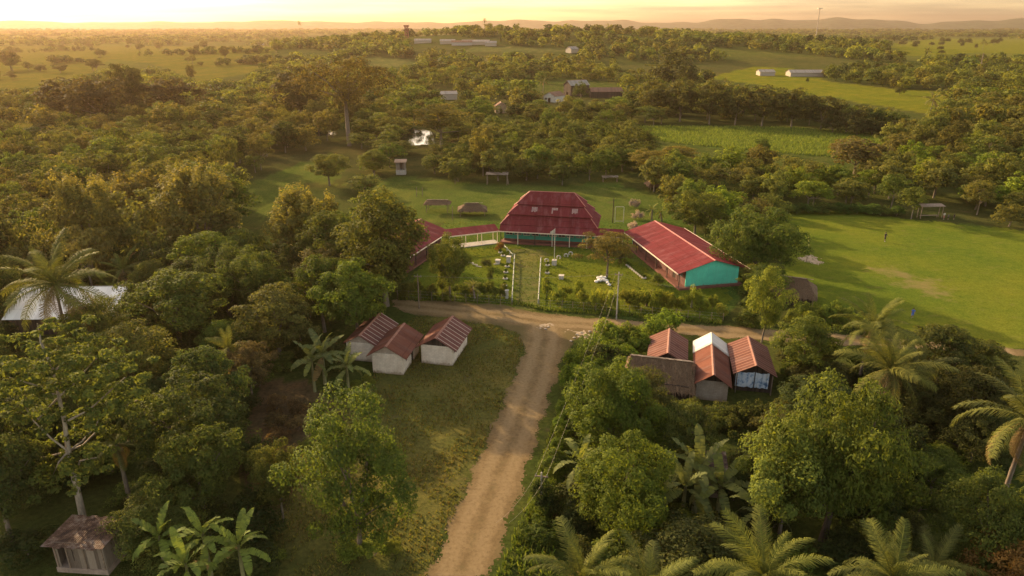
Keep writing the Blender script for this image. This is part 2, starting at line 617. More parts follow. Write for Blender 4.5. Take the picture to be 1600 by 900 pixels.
def ground_mat():
    t = NT("ground_cover")
    a = t.n("ShaderNodeAttribute"); a.attribute_name = "tint"
    c = t.coord()
    n1 = t.noise(c, 0.22, 6, 0.65)
    n2 = t.noise(c, 2.2, 5, 0.7)
    n3 = t.noise(c, 0.05, 4, 0.6)
    col = t.mix(1.0, a.outputs["Color"], t.ramp(n2, [(0.3, (0.6, 0.62, 0.6)), (0.5, (1, 1, 1)), (0.72, (1.45, 1.38, 1.2))]), 'MULTIPLY')
    col = t.mix(1.0, col, t.ramp(n1, [(0.33, (0.72, 0.8, 0.75)), (0.55, (1, 1, 1)), (0.75, (1.3, 1.12, 1.0))]), 'MULTIPLY')
    col = t.mix(1.0, col, t.ramp(n3, [(0.38, (0.85, 0.92, 0.85)), (0.62, (1.15, 1.05, 1.0))]), 'MULTIPLY')
    dirt = t.ramp(t.noise(c, 0.13, 7, 0.72), [(0.60, (0, 0, 0)), (0.72, (0.65,) * 3)])
    col = t.mix(dirt, col, (0.13, 0.085, 0.052))
    h = t.math('ADD', t.math('MULTIPLY', n2, 0.5), t.noise(c, 9.0, 3))
    return t.finish(col, 0.95, t.bump(h, 0.9, 0.25), 0.0)


def sheet(name, poly_px, z, mat, step=0.45, rough_edge=0.5, seed=1):
    """a flat patch of ground with a ragged outline (a grid clipped to the wandering outline)"""
    gp = ground_poly(poly_px)
    xs = [p[0] for p in gp]; ys = [p[1] for p in gp]
    gx = np.arange(min(xs) - 2, max(xs) + 2, step); gy = np.arange(min(ys) - 2, max(ys) + 2, step)
    GX, GY = np.meshgrid(gx, gy, indexing='ij')
    cx, cy = GX[:-1, :-1] + step / 2, GY[:-1, :-1] + step / 2
    r = np.random.default_rng(seed)
    wx = rough_edge * (np.sin(cy * 0.9 + seed) + 0.6 * np.sin(cy * 2.3 + cx) + r.normal(0, 0.45, cx.shape))
    wy = rough_edge * (np.sin(cx * 0.8 + seed * 2) + 0.6 * np.sin(cx * 2.1 - cy) + r.normal(0, 0.45, cx.shape))
    keep = in_poly(cx + wx * 0.6, cy + wy * 0.6, gp)
    nx, ny = GX.shape
    idx = np.arange(nx * ny).reshape(nx, ny)
    Q = np.stack([idx[:-1, :-1], idx[1:, :-1], idx[1:, 1:], idx[:-1, 1:]], -1)[keep]
    used, inv = np.unique(Q, return_inverse=True)
    V = np.stack([GX.ravel(), GY.ravel(), np.full(GX.size, z)], -1)[used]
    V[:, :2] += r.normal(0, step * 0.18, (len(V), 2))
    me = new_mesh(name, V, inv.reshape(-1, 4), mats=[mat])
    if name == "dirt_road":
        at_ = me.attributes.new("across", 'FLOAT', 'POINT')
        at_.data.foreach_set("value", dist_to_lines(V[:, 0], V[:, 1], ROAD_LINES).astype(np.float32))
    return tag(obj(name, me), kind="structure")


def road_mat():
    t = NT("dirt_road")
    c = t.coord()
    a = t.n("ShaderNodeAttribute"); a.attribute_name = "across"
    n1 = t.noise(c, 0.30, 6, 0.7)
    n2 = t.noise(c, 3.0, 6, 0.7)
    wob = t.math('ADD', a.outputs["Fac"], t.math('MULTIPLY', t.math('SUBTRACT', t.noise(c, 0.5, 5, .7), 0.5), 1.3))
    col = t.ramp(n1, [(0.3, (0.128, 0.088, 0.043)), (0.5, (0.165, 0.116, 0.058)), (0.7, (0.205, 0.146, 0.076))])
    track = t.ramp(t.math('DIVIDE', wob, 4.0), [(0.05, (0, 0, 0)), (0.18, (1, 1, 1)), (0.34, (1, 1, 1)), (0.46, (0, 0, 0))])
    col = t.mix(track, col, (0.212, 0.152, 0.080))
    col = t.mix(1.0, col, t.ramp(n2, [(0.30, (0.72, 0.70, 0.68)), (0.5, (1, 1, 1)), (0.70, (1.16, 1.15, 1.13))]), 'MULTIPLY')
    edge = t.ramp(t.math('DIVIDE', wob, 4.0), [(0.50, (0, 0, 0)), (0.72, (0.75,) * 3)])
    col = t.mix(edge, col, (0.105, 0.085, 0.036))
    mid = t.math('MULTIPLY', t.ramp(t.math('DIVIDE', wob, 4.0), [(0.0, (1, 1, 1)), (0.12, (0, 0, 0))]), t.ramp(t.noise(c, 0.9, 5, .7), [(0.5, (0, 0, 0)), (0.62, (.6, .6, .6))]))
    col = t.mix(mid, col, (0.12, 0.095, 0.045))
    return t.finish(col, 0.95, t.bump(n2, 0.5, 0.08), 0.0)


ROAD_LINES = [[(715, 905), (735, 850), (755, 800), (805, 675), (838, 585), (852, 530), (850, 508)], [(612, 475), (700, 484), (780, 492), (850, 503), (960, 508), (1150, 520), (1420, 537), (1560, 548)]]


def dist_to_lines(x, y, lines):
    best = np.full(x.shape, 1e9)
    for ln in lines:
        gp = ground_poly(ln)
        for (ax, ay), (bx, by) in zip(gp[:-1], gp[1:]):
            l2 = (bx - ax) ** 2 + (by - ay) ** 2
            f = np.clip(((x - ax) * (bx - ax) + (y - ay) * (by - ay)) / l2, 0, 1)
            best = np.minimum(best, np.hypot(x - ax - f * (bx - ax), y - ay - f * (by - ay)))
    return best


def lawn_mat(name, base, worn, amount=0.62, band=None):
    t = NT(name)
    c = t.coord()
    n0 = t.noise(c, 0.055, 5, 0.65)
    n1 = t.noise(t.mapping(c, (1, 1.6, 1), (0, 0, 0.4)), 0.3, 6, 0.7)
    n2 = t.noise(c, 4.0, 4, 0.75)
    n3 = t.noise(c, 0.9, 5, 0.7)
    col = t.ramp(n0, [(0.32, tuple(v * k for v, k in zip(base, (0.72, .86, .9)))), (0.5, base), (0.68, tuple(v * k for v, k in zip(base, (1.3, 1.12, 1.1))))])
    col = t.mix(1.0, col, t.ramp(n3, [(0.3, (0.8, 0.84, 0.8)), (0.5, (1, 1, 1)), (0.7, (1.2, 1.12, 1.1))]), 'MULTIPLY')
    col = t.mix(1.0, col, t.ramp(n2, [(0.3, (0.65, 0.7, 0.65)), (0.5, (1, 1, 1)), (0.72, (1.35, 1.27, 1.2))]), 'MULTIPLY')
    col = t.mix(t.ramp(n1, [(amount, (0, 0, 0)), (amount + 0.14, (0.5,) * 3)]), col, worn)
    if band:
        (ax, ay), (bx, by), wd = band
        sub = t.n("ShaderNodeVectorMath", operation='SUBTRACT')
        t.l(c, sub.inputs[0]); sub.inputs[1].default_value = ((ax + bx) / 2, (ay + by) / 2, 0)
        L_ = math.hypot(bx - ax, by - ay)
        m = t.mapping(sub.outputs[0], (1, 1, 1), (0, 0, -math.atan2(by - ay, bx - ax)))
        m = t.mapping(m, (2 / L_, 1 / wd, 0))
        ln = t.n("ShaderNodeVectorMath", operation='LENGTH'); t.l(m, ln.inputs[0])
        f = t.math('SUBTRACT', t.math('SUBTRACT', 1.25, ln.outputs["Value"]), t.math('MULTIPLY', t.math('SUBTRACT', 0.62, t.noise(t.mapping(c, (1, 1, 1)), 0.28, 6, 0.72)), 4.5))
        col = t.mix(t.ramp(f, [(0.0, (0, 0, 0)), (0.55, (0.55,) * 3), (1.0, (0.8,) * 3)]), col, (0.20, 0.15, 0.065))
    return t.finish(col, 0.95, t.bump(t.math('ADD', n2, t.noise(c, 11, 2)), 0.8, 0.12), 0.0)


build_ground()
sheet("dirt_road", ROAD_MAIN, 0.012, road_mat(), 0.13, 0.40, 3)
M_LAWN = lawn_mat("lawn_grass", (0.092, 0.112, 0.014), (0.15, 0.11, 0.04), 0.64)
M_FIELD = lawn_mat("field_grass", (0.102, 0.125, 0.016), (0.165, 0.135, 0.045), 0.57, ((at(1335, 404).x, at(1335, 404).y), (at(1540, 482).x, at(1540, 482).y), 5.0))
M_PATH = lawn_mat("worn_path_grass", (0.105, 0.11, 0.03), (0.18, 0.13, 0.065), 0.52)
M_BARE = plain("bare_sand", (0.30, 0.23, 0.15), 0.95, 0.3, 1.5, 0.1, 0.5)
M_WORN = plain("worn_turf", (0.165, 0.135, 0.045), 0.95, 0.3, 0.8, 0.1, 0.5)
M_VERGE = lawn_mat("verge_grass", (0.075, 0.10, 0.022), (0.12, 0.08, 0.045), 0.55)
sheet("sports_field", FIELD, 0.006, M_FIELD, 0.8, 0.8, 5)
sheet("school_lawn", [(690, 395), (780, 385), (905, 388), (985, 400), (1040, 450), (1140, 452), (1130, 500), (840, 484), (640, 466), (650, 420)], 0.006, M_LAWN, 0.6, 0.5, 6)
sheet("grass_path", [(800, 388), (845, 390), (862, 398), (842, 405), (840, 470), (842, 486), (806, 482), (805, 400)], 0.016, M_PATH, 0.15, 0.3, 7)
for k, (x, y, w, h_) in enumerate([(1268, 405, 12, 7), (910, 524, 14, 5), (853, 513, 10, 3)]):
    sheet("bare_patch", [(x + w * math.cos(a), y + h_ * math.sin(a)) for a in np.linspace(0, 2 * math.pi, 14)[:-1]], 0.024, M_BARE, 0.22, 1.1, 11 + k)
t_ = NT("pond_water")
wb = t_.bump(t_.noise(t_.coord(), 0.8, 3), 0.12, 0.05)
M_WATER = t_.finish((0.02, 0.022, 0.015), 0.06, wb, 0.5)
sheet("pond", POND, 0.03, M_WATER, 1.2, 0.8, 21)
sheet("pond", POND2, 0.03, M_WATER, 1.2, 0.8, 22)


def build_hills():
    th = np.radians(np.linspace(-62, 62, 500))
    rows = []
    for r, s in ((5000, 0.0), (5300, 0.55), (5600, 1.0), (5900, 0.8), (6150, 0.0)):
        side = 0.45 + 0.55 / (1 + np.exp(-(np.degrees(th) - 4) / 5))
        prof = 40 + side * (18 + 10 * np.sin(th * 19 + 1) + 8 * np.sin(th * 43 + 2) + 5 * np.sin(th * 97) + 3 * np.sin(th * 171 + 1))
        rows.append(np.stack([r * np.sin(th), r * np.cos(th), np.maximum(s * prof, 0) - 1.5], -1))
    V = np.concatenate(rows)
    n = len(th)
    Q = [(i * n + k, i * n + k + 1, (i + 1) * n + k + 1, (i + 1) * n + k) for i in range(4) for k in range(n - 1)]
    m = plain("hill_forest", (0.05, 0.06, 0.028), 0.95, 0.5, 0.02, 0.1, 0.6)
    tag(obj("hills", new_mesh("hills", V, Q, mats=[m], smooth=True)), kind="structure")


build_hills()

# haze: one box of even air round the whole scene
hb = MB()
hb.box(-6500, 6500, -600, 6500, -6, 92)
tz = NT("haze_air")
pv = tz.n("ShaderNodeVolumePrincipled")
pv.inputs["Color"].default_value = (0.58, 0.42, 0.29, 1)
pv.inputs["Density"].default_value = 0.000095
pv.inputs["Anisotropy"].default_value = 0.5
tz.l(pv.outputs[0], tz.out.inputs["Volume"])
tag(hb.build("haze", tz.m), kind="stuff")


# ------------------------------------------------------------------ buildings
RED_ROOF = tin("red_painted_tin", (0.138, 0.024, 0.026), (0.172, 0.036, 0.036), rough=0.8, amount=0.35)
RED_ROOF_X = tin("red_painted_tin_front", (0.138, 0.024, 0.026), (0.172, 0.036, 0.036), rough=0.8, amount=0.35, axis=0)
RUST_ROOF = tin("rusty_tin", (0.155, 0.058, 0.036), (0.115, 0.045, 0.032), rough=0.75, amount=0.5)
RUST_STRIPE = tin("striped_rusty_tin", (0.135, 0.052, 0.038), (0.115, 0.046, 0.036), stripe=(0.50, 0.40, 0.33), rough=0.7, amount=0.4, pitch=0.85, width=0.10)
RUST_STRIPE2 = tin("dull_striped_tin", (0.135, 0.054, 0.038), (0.105, 0.045, 0.034), stripe=(0.27, 0.155, 0.115), rough=0.7, amount=0.4, pitch=0.62, width=0.10)
ZINC = tin("pale_zinc_tin", (0.62, 0.58, 0.52), (0.52, 0.48, 0.42), rough=0.45, amount=0.15)
DARK_TIN = tin("dark_weathered_tin", (0.20, 0.155, 0.13), (0.10, 0.07, 0.06), rough=0.85, amount=0.7)
BROWN_TIN = tin("brown_tin", (0.20, 0.115, 0.075), (0.15, 0.085, 0.06), rough=0.8)


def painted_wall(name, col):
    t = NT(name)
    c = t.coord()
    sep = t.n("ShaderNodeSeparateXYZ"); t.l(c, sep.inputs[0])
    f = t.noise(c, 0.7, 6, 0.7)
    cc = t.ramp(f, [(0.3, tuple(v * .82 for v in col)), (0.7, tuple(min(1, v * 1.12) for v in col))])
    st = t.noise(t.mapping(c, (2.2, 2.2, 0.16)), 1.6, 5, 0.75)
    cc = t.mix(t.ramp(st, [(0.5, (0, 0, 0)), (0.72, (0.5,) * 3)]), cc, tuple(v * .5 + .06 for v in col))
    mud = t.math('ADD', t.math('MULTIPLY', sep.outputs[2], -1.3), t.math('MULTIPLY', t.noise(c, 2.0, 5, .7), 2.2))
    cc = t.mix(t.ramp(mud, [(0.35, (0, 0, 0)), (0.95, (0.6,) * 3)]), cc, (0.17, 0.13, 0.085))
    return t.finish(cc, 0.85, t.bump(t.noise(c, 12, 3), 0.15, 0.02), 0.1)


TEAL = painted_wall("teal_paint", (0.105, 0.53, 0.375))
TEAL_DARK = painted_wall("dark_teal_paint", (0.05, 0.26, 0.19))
OXIDE = plain("red_oxide_floor", (0.16, 0.060, 0.042), 0.8, 0.25, 1.2)
TRIM = plain("cream_trim", (0.62, 0.50, 0.38), 0.7, 0.12)
WHITE = plain("white_paint", (0.43, 0.39, 0.33), 0.8, 0.3, 3.0, 0.2)
BLOCK = blocks("whitewashed_block", (0.76, 0.645, 0.52), (0.46, 0.34, 0.245))
BLOCK2 = blocks("bare_block", (0.46, 0.37, 0.29), (0.25, 0.18, 0.13))
PLANK = planks("grey_planks", (0.27, 0.215, 0.165), (0.10, 0.075, 0.056), 0.30)
DARKWOOD = planks("dark_boards", (0.085, 0.06, 0.045), (0.035, 0.026, 0.02), 0.18)
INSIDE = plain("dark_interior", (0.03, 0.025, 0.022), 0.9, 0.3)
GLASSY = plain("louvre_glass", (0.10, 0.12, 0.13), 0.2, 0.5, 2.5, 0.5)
POSTM = plain("post_wood", (0.19, 0.14, 0.10), 0.9, 0.3, 3)
CONC = plain("concrete", (0.33, 0.30, 0.26), 0.9, 0.25, 2)
THATCH = thatch_mat()
STEEL = plain("galvanised_steel", (0.45, 0.43, 0.40), 0.5, 0.15, 2, 0.5)
SKYL = plain("translucent_sheet", (0.27, 0.16, 0.14), 0.5, 0.4, 4.0, 0.3)


def wall_panel(mb, x0, x1, z0, z1, y, th, holes=()):
    """an upright panel in the xz plane with real openings; y .. y+th is its thickness"""
    xs = sorted({x0, x1, *[h[0] for h in holes], *[h[1] for h in holes]})
    for a, b in zip(xs[:-1], xs[1:]):
        hs = sorted([(h[2], h[3]) for h in holes if h[0] <= a + 1e-6 and h[1] >= b - 1e-6])
        z = z0
        for (lo, hi) in hs:
            if lo > z:
                mb.box(a, b, y, y + th, z, lo)
            z = hi
        if z < z1:
            mb.box(a, b, y, y + th, z, z1)


def rot_panel(x, y, rz):
    return Matrix.Translation((x, y, 0)) @ Matrix.Rotation(rz, 4, 'Z')


def roof_slope(name, xr, zr, xe, ze, y0, y1, mat, parent, th=0.05, strips=None):
    """one side of a gable roof: ridge at (xr,zr), eave at (xe,ze), from y0 to y1"""
    mb = MB()
    mb.prism([(xr, y0, zr), (xe, y0, ze), (xe, y0, ze - th), (xr, y0, zr - th)], (0, y1 - y0, 0))
    return mb.build(name, mat, parent)


def gable_house(name, label, front_l, front_r, L, wall_h, rise, over, wallm, roofms, gablem=None, over_gable=0.35, holes_r=(), holes_l=(), holes_f=(), group=None, cat="house", ridge_mat=None, plinth=None, rz=None, loc=None, w=None, over_back=None, fr_trim=None):
    """front gable between the two ground points front_l, front_r; ridge runs back along local +y"""
    if loc is None:
        c = (front_l + front_r) / 2
        w = (front_r - front_l).length
        rz = math.atan2(front_r.y - front_l.y, front_r.x - front_l.x)
    else:
        c = Vector(loc)
    t = thing(name, label, cat, (c.x, c.y, c.z), rz, group)
    hw = w / 2
    th = 0.15
    zr = wall_h + rise
    slope = rise / hw
    wl_ = MB()
    wall_panel(wl_, -hw, hw, 0, wall_h, 0, th, holes_f)
    wall_panel(wl_, -hw, hw, 0, wall_h, L - th, th)
    for sx, holes in ((-1, holes_l), (1, holes_r)):
        side = MB()
        wall_panel(side, th, L - th, 0, wall_h, 0, th, holes)
        for v in side.v:
            pass
        x_out = sx * hw
        wl_.add([(x_out - sx * v[1], v[0], v[2]) for v in side.v], side.f)
    wl_.build("wall", wallm, t)
    e = 0.012
    for y in (0.01, L - th + 0.01):
        g = MB()
        g.prism([(-hw + e, y, wall_h + .002), (hw - e, y, wall_h + .002), (0, y, zr - e * slope - 0.06)], (0, th - 0.02, 0))
        g.build("gable", gablem or wallm, t)
    ob_ = over_back if over_back is not None else over_gable
    rm = roofms if isinstance(roofms, (list, tuple)) else (roofms, roofms)
    for sx, m in ((-1, rm[0]), (1, rm[1])):
        roof_slope("roof_slope", sx * 0.001, zr, sx * (hw + over), wall_h - slope * over, -over_gable, L + ob_, m, t)
    rc = MB()
    rc.prism([(-0.17, -over_gable - .01, zr - 0.17 * slope + .012), (0, -over_gable - .01, zr + 0.02), (0.17, -over_gable - .01, zr - 0.17 * slope + .012), (0, -over_gable - .01, zr + 0.005)], (0, L + over_gable + ob_ + .02, 0))
    rc.build("ridge_cap", ridge_mat or plain("rust_cap", (0.24, 0.105, 0.068), 0.7, 0.3), t)
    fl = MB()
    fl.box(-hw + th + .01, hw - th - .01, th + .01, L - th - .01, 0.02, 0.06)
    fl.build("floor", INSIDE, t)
    for sx, holes in ((-1, holes_l), (1, holes_r)):
        for (a, b, z0, z1) in holes:
            fr = MB()
            x = sx * (hw - 0.05)
            for (p, q, r_, s_) in ((a, b, z1 - .05, z1), (a, b, z0, z0 + .05), (a, a + .05, z0 + .05, z1 - .05), (b - .05, b, z0 + .05, z1 - .05)):
                fr.box(min(x, x - sx * .06), max(x, x - sx * .06), p + .004, q - .004, r_ + .004, s_ - .004)
            fr.build("window_frame" if z0 > .3 else "door_frame", DARKWOOD, t)
    if plinth:
        pl = MB()
        pl.box(-hw - plinth, hw + plinth, -plinth, L + plinth, -0.2, 0.10)
        pl.build("plinth", OXIDE, t)
    return t


# --- the three rusty-roofed block houses on the left of the junction
A, B_ = at(583, 582), at(630, 586)
gable_house("block_house", "whitewashed block house with plain rust red roof, front one of three by the junction", A, B_, 6.2, 2.55, 1.1, 0.6, BLOCK, RUST_ROOF, BLOCK2,
            holes_r=[(1.2, 1.8, 1.1, 1.9), (3.2, 4.0, 0.0, 2.0)], group="block houses left of the junction")
A, B_ = at(659, 567), at(707, 572)
gable_house("block_house", "whitewashed block house with striped roof, standing rightmost nearest the dirt road", A, B_, 6.3, 2.45, 1.15, 0.62, BLOCK, [RUST_ROOF, RUST_STRIPE], DARKWOOD,
            holes_r=[(0.7, 1.2, 1.25, 1.95), (4.0, 4.6, 1.2, 1.95)], group="block houses left of the junction")
A, B_ = at(543, 562), at(588, 566)
gable_house("block_house", "whitewashed block house with half striped rusty roof, backmost of three beside the banana plants", A, B_, 6.6, 2.4, 1.1, 0.5, BLOCK, [RUST_ROOF, RUST_STRIPE], BLOCK2,
            group="block houses left of the junction")

# --- cluster right of the junction: three tin roofs and a thatched kitchen
R2rz = R(-13.5)
t = gable_house("tin_roof_house", "block house under plain rusty roof whose back third is white zinc sheeting", None, None, 7.0, 2.35, 1.15, 0.35, BLOCK2, [RUST_ROOF, RUST_ROOF], DARKWOOD,
                loc=(21.35, 66.6, 0), rz=R2rz, w=3.3, over_gable=0.75, over_back=0.0, group="tin roofed houses right of the road")
sl = 1.15 / 1.65
for sx in (-1, 1):
    o = roof_slope("zinc_slope", sx * 0.001, 3.53, sx * 2.02, 3.53 - sl * 2.02, 7.02, 10.4, ZINC, t)
bk_ = MB()
bk_.box(-1.6, 1.6, 10.0, 10.15, 0, 2.3); bk_.box(-1.6, -1.45, 7.0, 10.0, 0, 2.3); bk_.box(1.45, 1.6, 7.0, 10.0, 0, 2.3)
bk_.build("back_room_wall", BLOCK2, t)
zb = MB()
for sx in (-1, 1):
    zb.prism([(sx * .03, 7.0, 3.57), (sx * 2.04, 7.0, 3.57 - sl * 2.04), (sx * 2.04, 7.0, 3.545 - sl * 2.04), (sx * .03, 7.0, 3.545)], (0, .45, 0))
zb.build("zinc_edge", WHITE, t)
t3 = gable_house("tin_roof_house", "small raised house with dull striped rusty roof and blue white tarpaulin front", None, None, 6.4, 2.5, 1.05, 0.35, DARKWOOD, [RUST_STRIPE2, RUST_STRIPE2], DARKWOOD,
                 loc=(26.45, 68.6, 0.0), rz=R(-11), w=3.9, over_gable=0.7, group="tin roofed houses right of the road")
tn = NT("tarpaulin")
f_ = tn.noise(tn.mapping(tn.coord(), (1.2, 1, 0.8)), 1.6, 5, 0.7)
tarp_m = tn.finish(tn.ramp(f_, [(0.36, (0.06, 0.13, 0.26)), (0.44, (0.30, 0.42, 0.58)), (0.52, (0.62, 0.68, 0.76)), (0.7, (0.75, 0.76, 0.78))]), 0.5, tn.bump(f_, 0.8, 0.15), 0.4)
tb = MB()
for x0, x1 in ((-1.9, 0.02), (0.12, 1.55)):
    n = 9
    vs = []
    for i in range(n + 1):
        x = x0 + (x1 - x0) * i / n
        y = -0.12 - 0.06 * math.sin(i * 2.1 + x0)
        vs += [(x, y, 0.55 + 0.05 * math.sin(i * 1.3)), (x, y + .02 * math.cos(i), 2.42 - 0.12 * math.sin(math.pi * i / n))]
    tb.add(vs, [(2 * i, 2 * i + 2, 2 * i + 3, 2 * i + 1) for i in range(n)])
tb.build("tarpaulin_sheet", tarp_m, t3)
for x in (-1.85, 1.85):
    st = MB(); st.tube([(x, -0.55, 0), (x, -0.5, 2.3)], 0.06); st.build("porch_post", POSTM, t3)
gable_house("tin_roof_house", "low house with striped rusty roof half hidden behind the thatched kitchen", None, None, 6.2, 2.3, 1.15, 0.3, DARKWOOD, [RUST_STRIPE2, RUST_STRIPE2], DARKWOOD,
            loc=(17.55, 71.6, 0), rz=R(-13.5), w=4.0, over_gable=0.4, group="tin roofed houses right of the road")


def thatch_roof(mb, x0, x1, hip, yr, zr, yf, zf, yb, zb_, seed=0, n=26):
    """hipped, shaggy roof: ridge along x at (yr,zr), front eave (yf,zf), back eave (yb,zb_)"""
    r = random.Random(seed)
    m = 9
    for (ye, ze) in ((yf, zf), (yb, zb_)):
        vs = []
        for j in range(m + 1):
            f = j / m
            y = yr + (ye - yr) * f
            z = zr + (ze - zr) * (f ** 0.9)
            a = x0 + hip * (1 - f) - 0.25 * f; b = x1 - hip * (1 - f) + 0.25 * f
            for i in range(n + 1):
                e = 0.10 if j < m else 0.28
                vs.append((a + (b - a) * i / n + r.uniform(-.05, .05), y + r.uniform(-e, e) * .6, z + r.uniform(-.07, .07) - (r.uniform(0, .3) if j == m else 0)))
        mb.add(vs, [(j * (n + 1) + i, j * (n + 1) + i + 1, (j + 1) * (n + 1) + i + 1, (j + 1) * (n + 1) + i) for j in range(m) for i in range(n)])
    # loose straw lying down the slopes and hanging over the eaves
    for (ye, ze) in ((yf, zf), (yb, zb_)):
        for _ in range(int((x1 - x0) * 130)):
            f = r.random() ** .8
            x = r.uniform(x0 + hip * (1 - f) - .2 * f, x1 - hip * (1 - f) + .2 * f)
            p0 = Vector((x, yr + (ye - yr) * f, zr + (ze - zr) * (f ** .9) + .04))
            dn = Vector((r.uniform(-.12, .12), (ye - yr) , (ze - zr) * 1.0)).normalized() * r.uniform(.35, .8)
            dn += Vector((r.uniform(-.1, .1), 0, r.uniform(-.02, .10)))
            w = Vector((r.uniform(.02, .05), 0, r.uniform(-.02, .02)))
            mb.add([p0 - w, p0 + w, p0 + dn + w * .4, p0 + dn - w * .4], [(0, 1, 2, 3)])
    for (xr, xe) in ((x0 + hip, x0 - .25), (x1 - hip, x1 + .25)):
        vs = []
        k = 10
        for j in range(m + 1):
            f = j / m
            x = xr + (xe - xr) * f
            for i in range(k + 1):
                g = i / k
                y = yr + ((yf + (yb - yf) * g) - yr) * f
                z = zr + ((zf + (zb_ - zf) * g) - zr) * (f ** 0.9)
                vs.append((x + r.uniform(-.06, .06), y, z + r.uniform(-.07, .07) - (r.uniform(0, .3) if j == m else 0)))
        mb.add(vs, [(j * (k + 1) + i, j * (k + 1) + i + 1, (j + 1) * (k + 1) + i + 1, (j + 1) * (k + 1) + i) for j in range(m) for i in range(k)])


def thatch_hut(name, label, loc, rz, w, d, zr, ze, hip=0.8, group=None, cat="hut", walls=False, posts=4, front=None, seed=1):
    t = thing(name, label, cat, loc, rz, group)
    mb = MB()
    thatch_roof(mb, -w / 2, w / 2, hip, 0, zr, -d / 2, ze if front is None else front, d / 2, ze, seed)
    mb.build("thatch_roof", THATCH, t)
    for sx in (-1, 1):
        for sy in (-1, 1):
            p = MB()
            x, y = sx * (w / 2 - .35), sy * (d / 2 - .35)
            p.tube([(x, y, -0.1), (x, y, (ze if front is None or sy > 0 else front) + 0.1)], 0.07)
            p.build("post", POSTM, t)
    if walls:
        p = MB()
        p.box(-w / 2 + .5, w / 2 - .5, -d / 2 + .5, d / 2 - .5, 0, ze - 0.05)
        p.build("wall", DARKWOOD, t)
    rp = MB()
    rp.box(-w / 2 + hip * .6, w / 2 - hip * .4, -0.22, -0.08, zr + 0.05, zr + 0.10)
    rp.box(-w / 2 + hip * .9, w / 2 - hip, 0.05, 0.17, zr + 0.02, zr + 0.06)
    rp.build("ridge_plank", PLANK, t)
    return t


thatch_hut("thatched_kitchen", "large shaggy brown thatched roof with a ridge plank beside the rusty roofs", (16.3, 69.3, 0), R(-15), 7.4, 6.0, 3.7, 2.0, 0.5, walls=True, front=1.5, seed=4)
thatch_hut("thatch_hut", "greyish thatched hut at the near left corner of the sports field", (41.2, 96.2, 0), R(-22), 6.0, 6.0, 3.4, 1.5, 1.5, walls=True, seed=5)
thatch_hut("thatch_shelter", "low flat thatched shelter on the lawn, left of two behind the school", (-16.0, 148.0, 0), R(-3), 5.2, 3.2, 2.5, 1.9, 0.5, "low thatched shelters behind the school", "shelter", seed=6)
thatch_hut("thatch_shelter", "rounded low thatched shelter on the lawn just left of the big red roof", (-8.4, 145.5, 0), R(4), 5.8, 4.2, 2.4, 1.2, 1.7, "low thatched shelters behind the school", "shelter", seed=7)
thatch_hut("thatch_hut", "rounded grey thatched hut among bushes beyond the lawn, larger of two", (35.4, 170.5, 0), R(5), 4.6, 4.6, 3.3, 0.9, 1.9, seed=8)
thatch_hut("thatch_hut", "small collapsed grey thatched hut behind the bushes, right of the round one", (41.8, 172.0, 0), R(-15), 4.6, 3.6, 2.2, 0.9, 1.2, seed=9)


# --- school hall with three-tier hipped roof and veranda
def hip_tier(lo, hi, zlo, zhi, th=0.06):
    mb = MB()
    (a, b), (c, d) = lo, hi
    L4 = [(-a, -b, zlo), (a, -b, zlo), (a, b, zlo), (-a, b, zlo)]
    U4 = [(-c, -d, zhi), (c, -d, zhi), (c, d, zhi), (-c, d, zhi)]
    lo2 = [(x, y, z - th) for x, y, z in L4]
    up2 = [(x, y, z - th) for x, y, z in U4]
    mb.add(L4 + U4 + lo2 + up2, [(0, 1, 5, 4), (1, 2, 6, 5), (2, 3, 7, 6), (3, 0, 4, 7), (4, 5, 6, 7), (8, 12, 13, 9), (9, 13, 14, 10), (10, 14, 15, 11), (11, 15, 12, 8),
                                   (0, 8, 9, 1), (1, 9, 10, 2), (2, 10, 11, 3), (3, 11, 8, 0)])
    return mb


hall = thing("school_hall", "school hall with three stepped tiers of red hipped roof and teal front", "school", (7.45, 128.1, 0), R(-10.4))
z0_, z1_ = 3.55, 8.45
A3, B3, AR = 8.95, 4.62, 4.12


def hip_at(z):
    f = (z1_ - z) / (z1_ - z0_)
    return (AR + (A3 - AR) * f, 0.03 + (B3 - 0.03) * f)


def tier_foot(zl):
    a, b = hip_at(zl)
    k = 0 if zl < 4 else .28
    return (a + k, b + k)


for (zl, zh, lift) in ((3.55, 5.42, -.1), (5.0, 6.85, 0.12), (6.45, 8.45, 0.30)):
    hip_tier(tier_foot(zl), hip_at(zh), zl + lift, zh + lift).build("roof_tier", RED_ROOF_X, hall)
hc = MB()
for sx in (-1, 1):
    for sy in (-1, 1):
        for (zl, zh, lift) in ((3.55, 5.0, -.07), (5.0, 6.45, 0.16), (6.45, 8.45, 0.34)):
            a, b = tier_foot(zl); c, d = hip_at(zh)
            hc.tube([(sx * a, sy * b, zl + lift), (sx * c, sy * d, zh + lift)], 0.07, 5)
hc.tube([(-AR, 0, 8.77), (AR, 0, 8.77)], 0.08, 5)
hc.build("hip_cap", plain("pale_red_cap", (0.42, 0.16, 0.12), 0.6, 0.2), hall)
def tier2(z, off):
    """a point of the middle tier's front slope: (y, z) at nominal height z, lifted by off"""
    f = (z - 5.0) / (6.85 - 5.0)
    y0_, y1_ = -tier_foot(5.0)[1], -hip_at(6.85)[1]
    return y0_ + (y1_ - y0_) * f - off * .7, z + .12 + off * .7


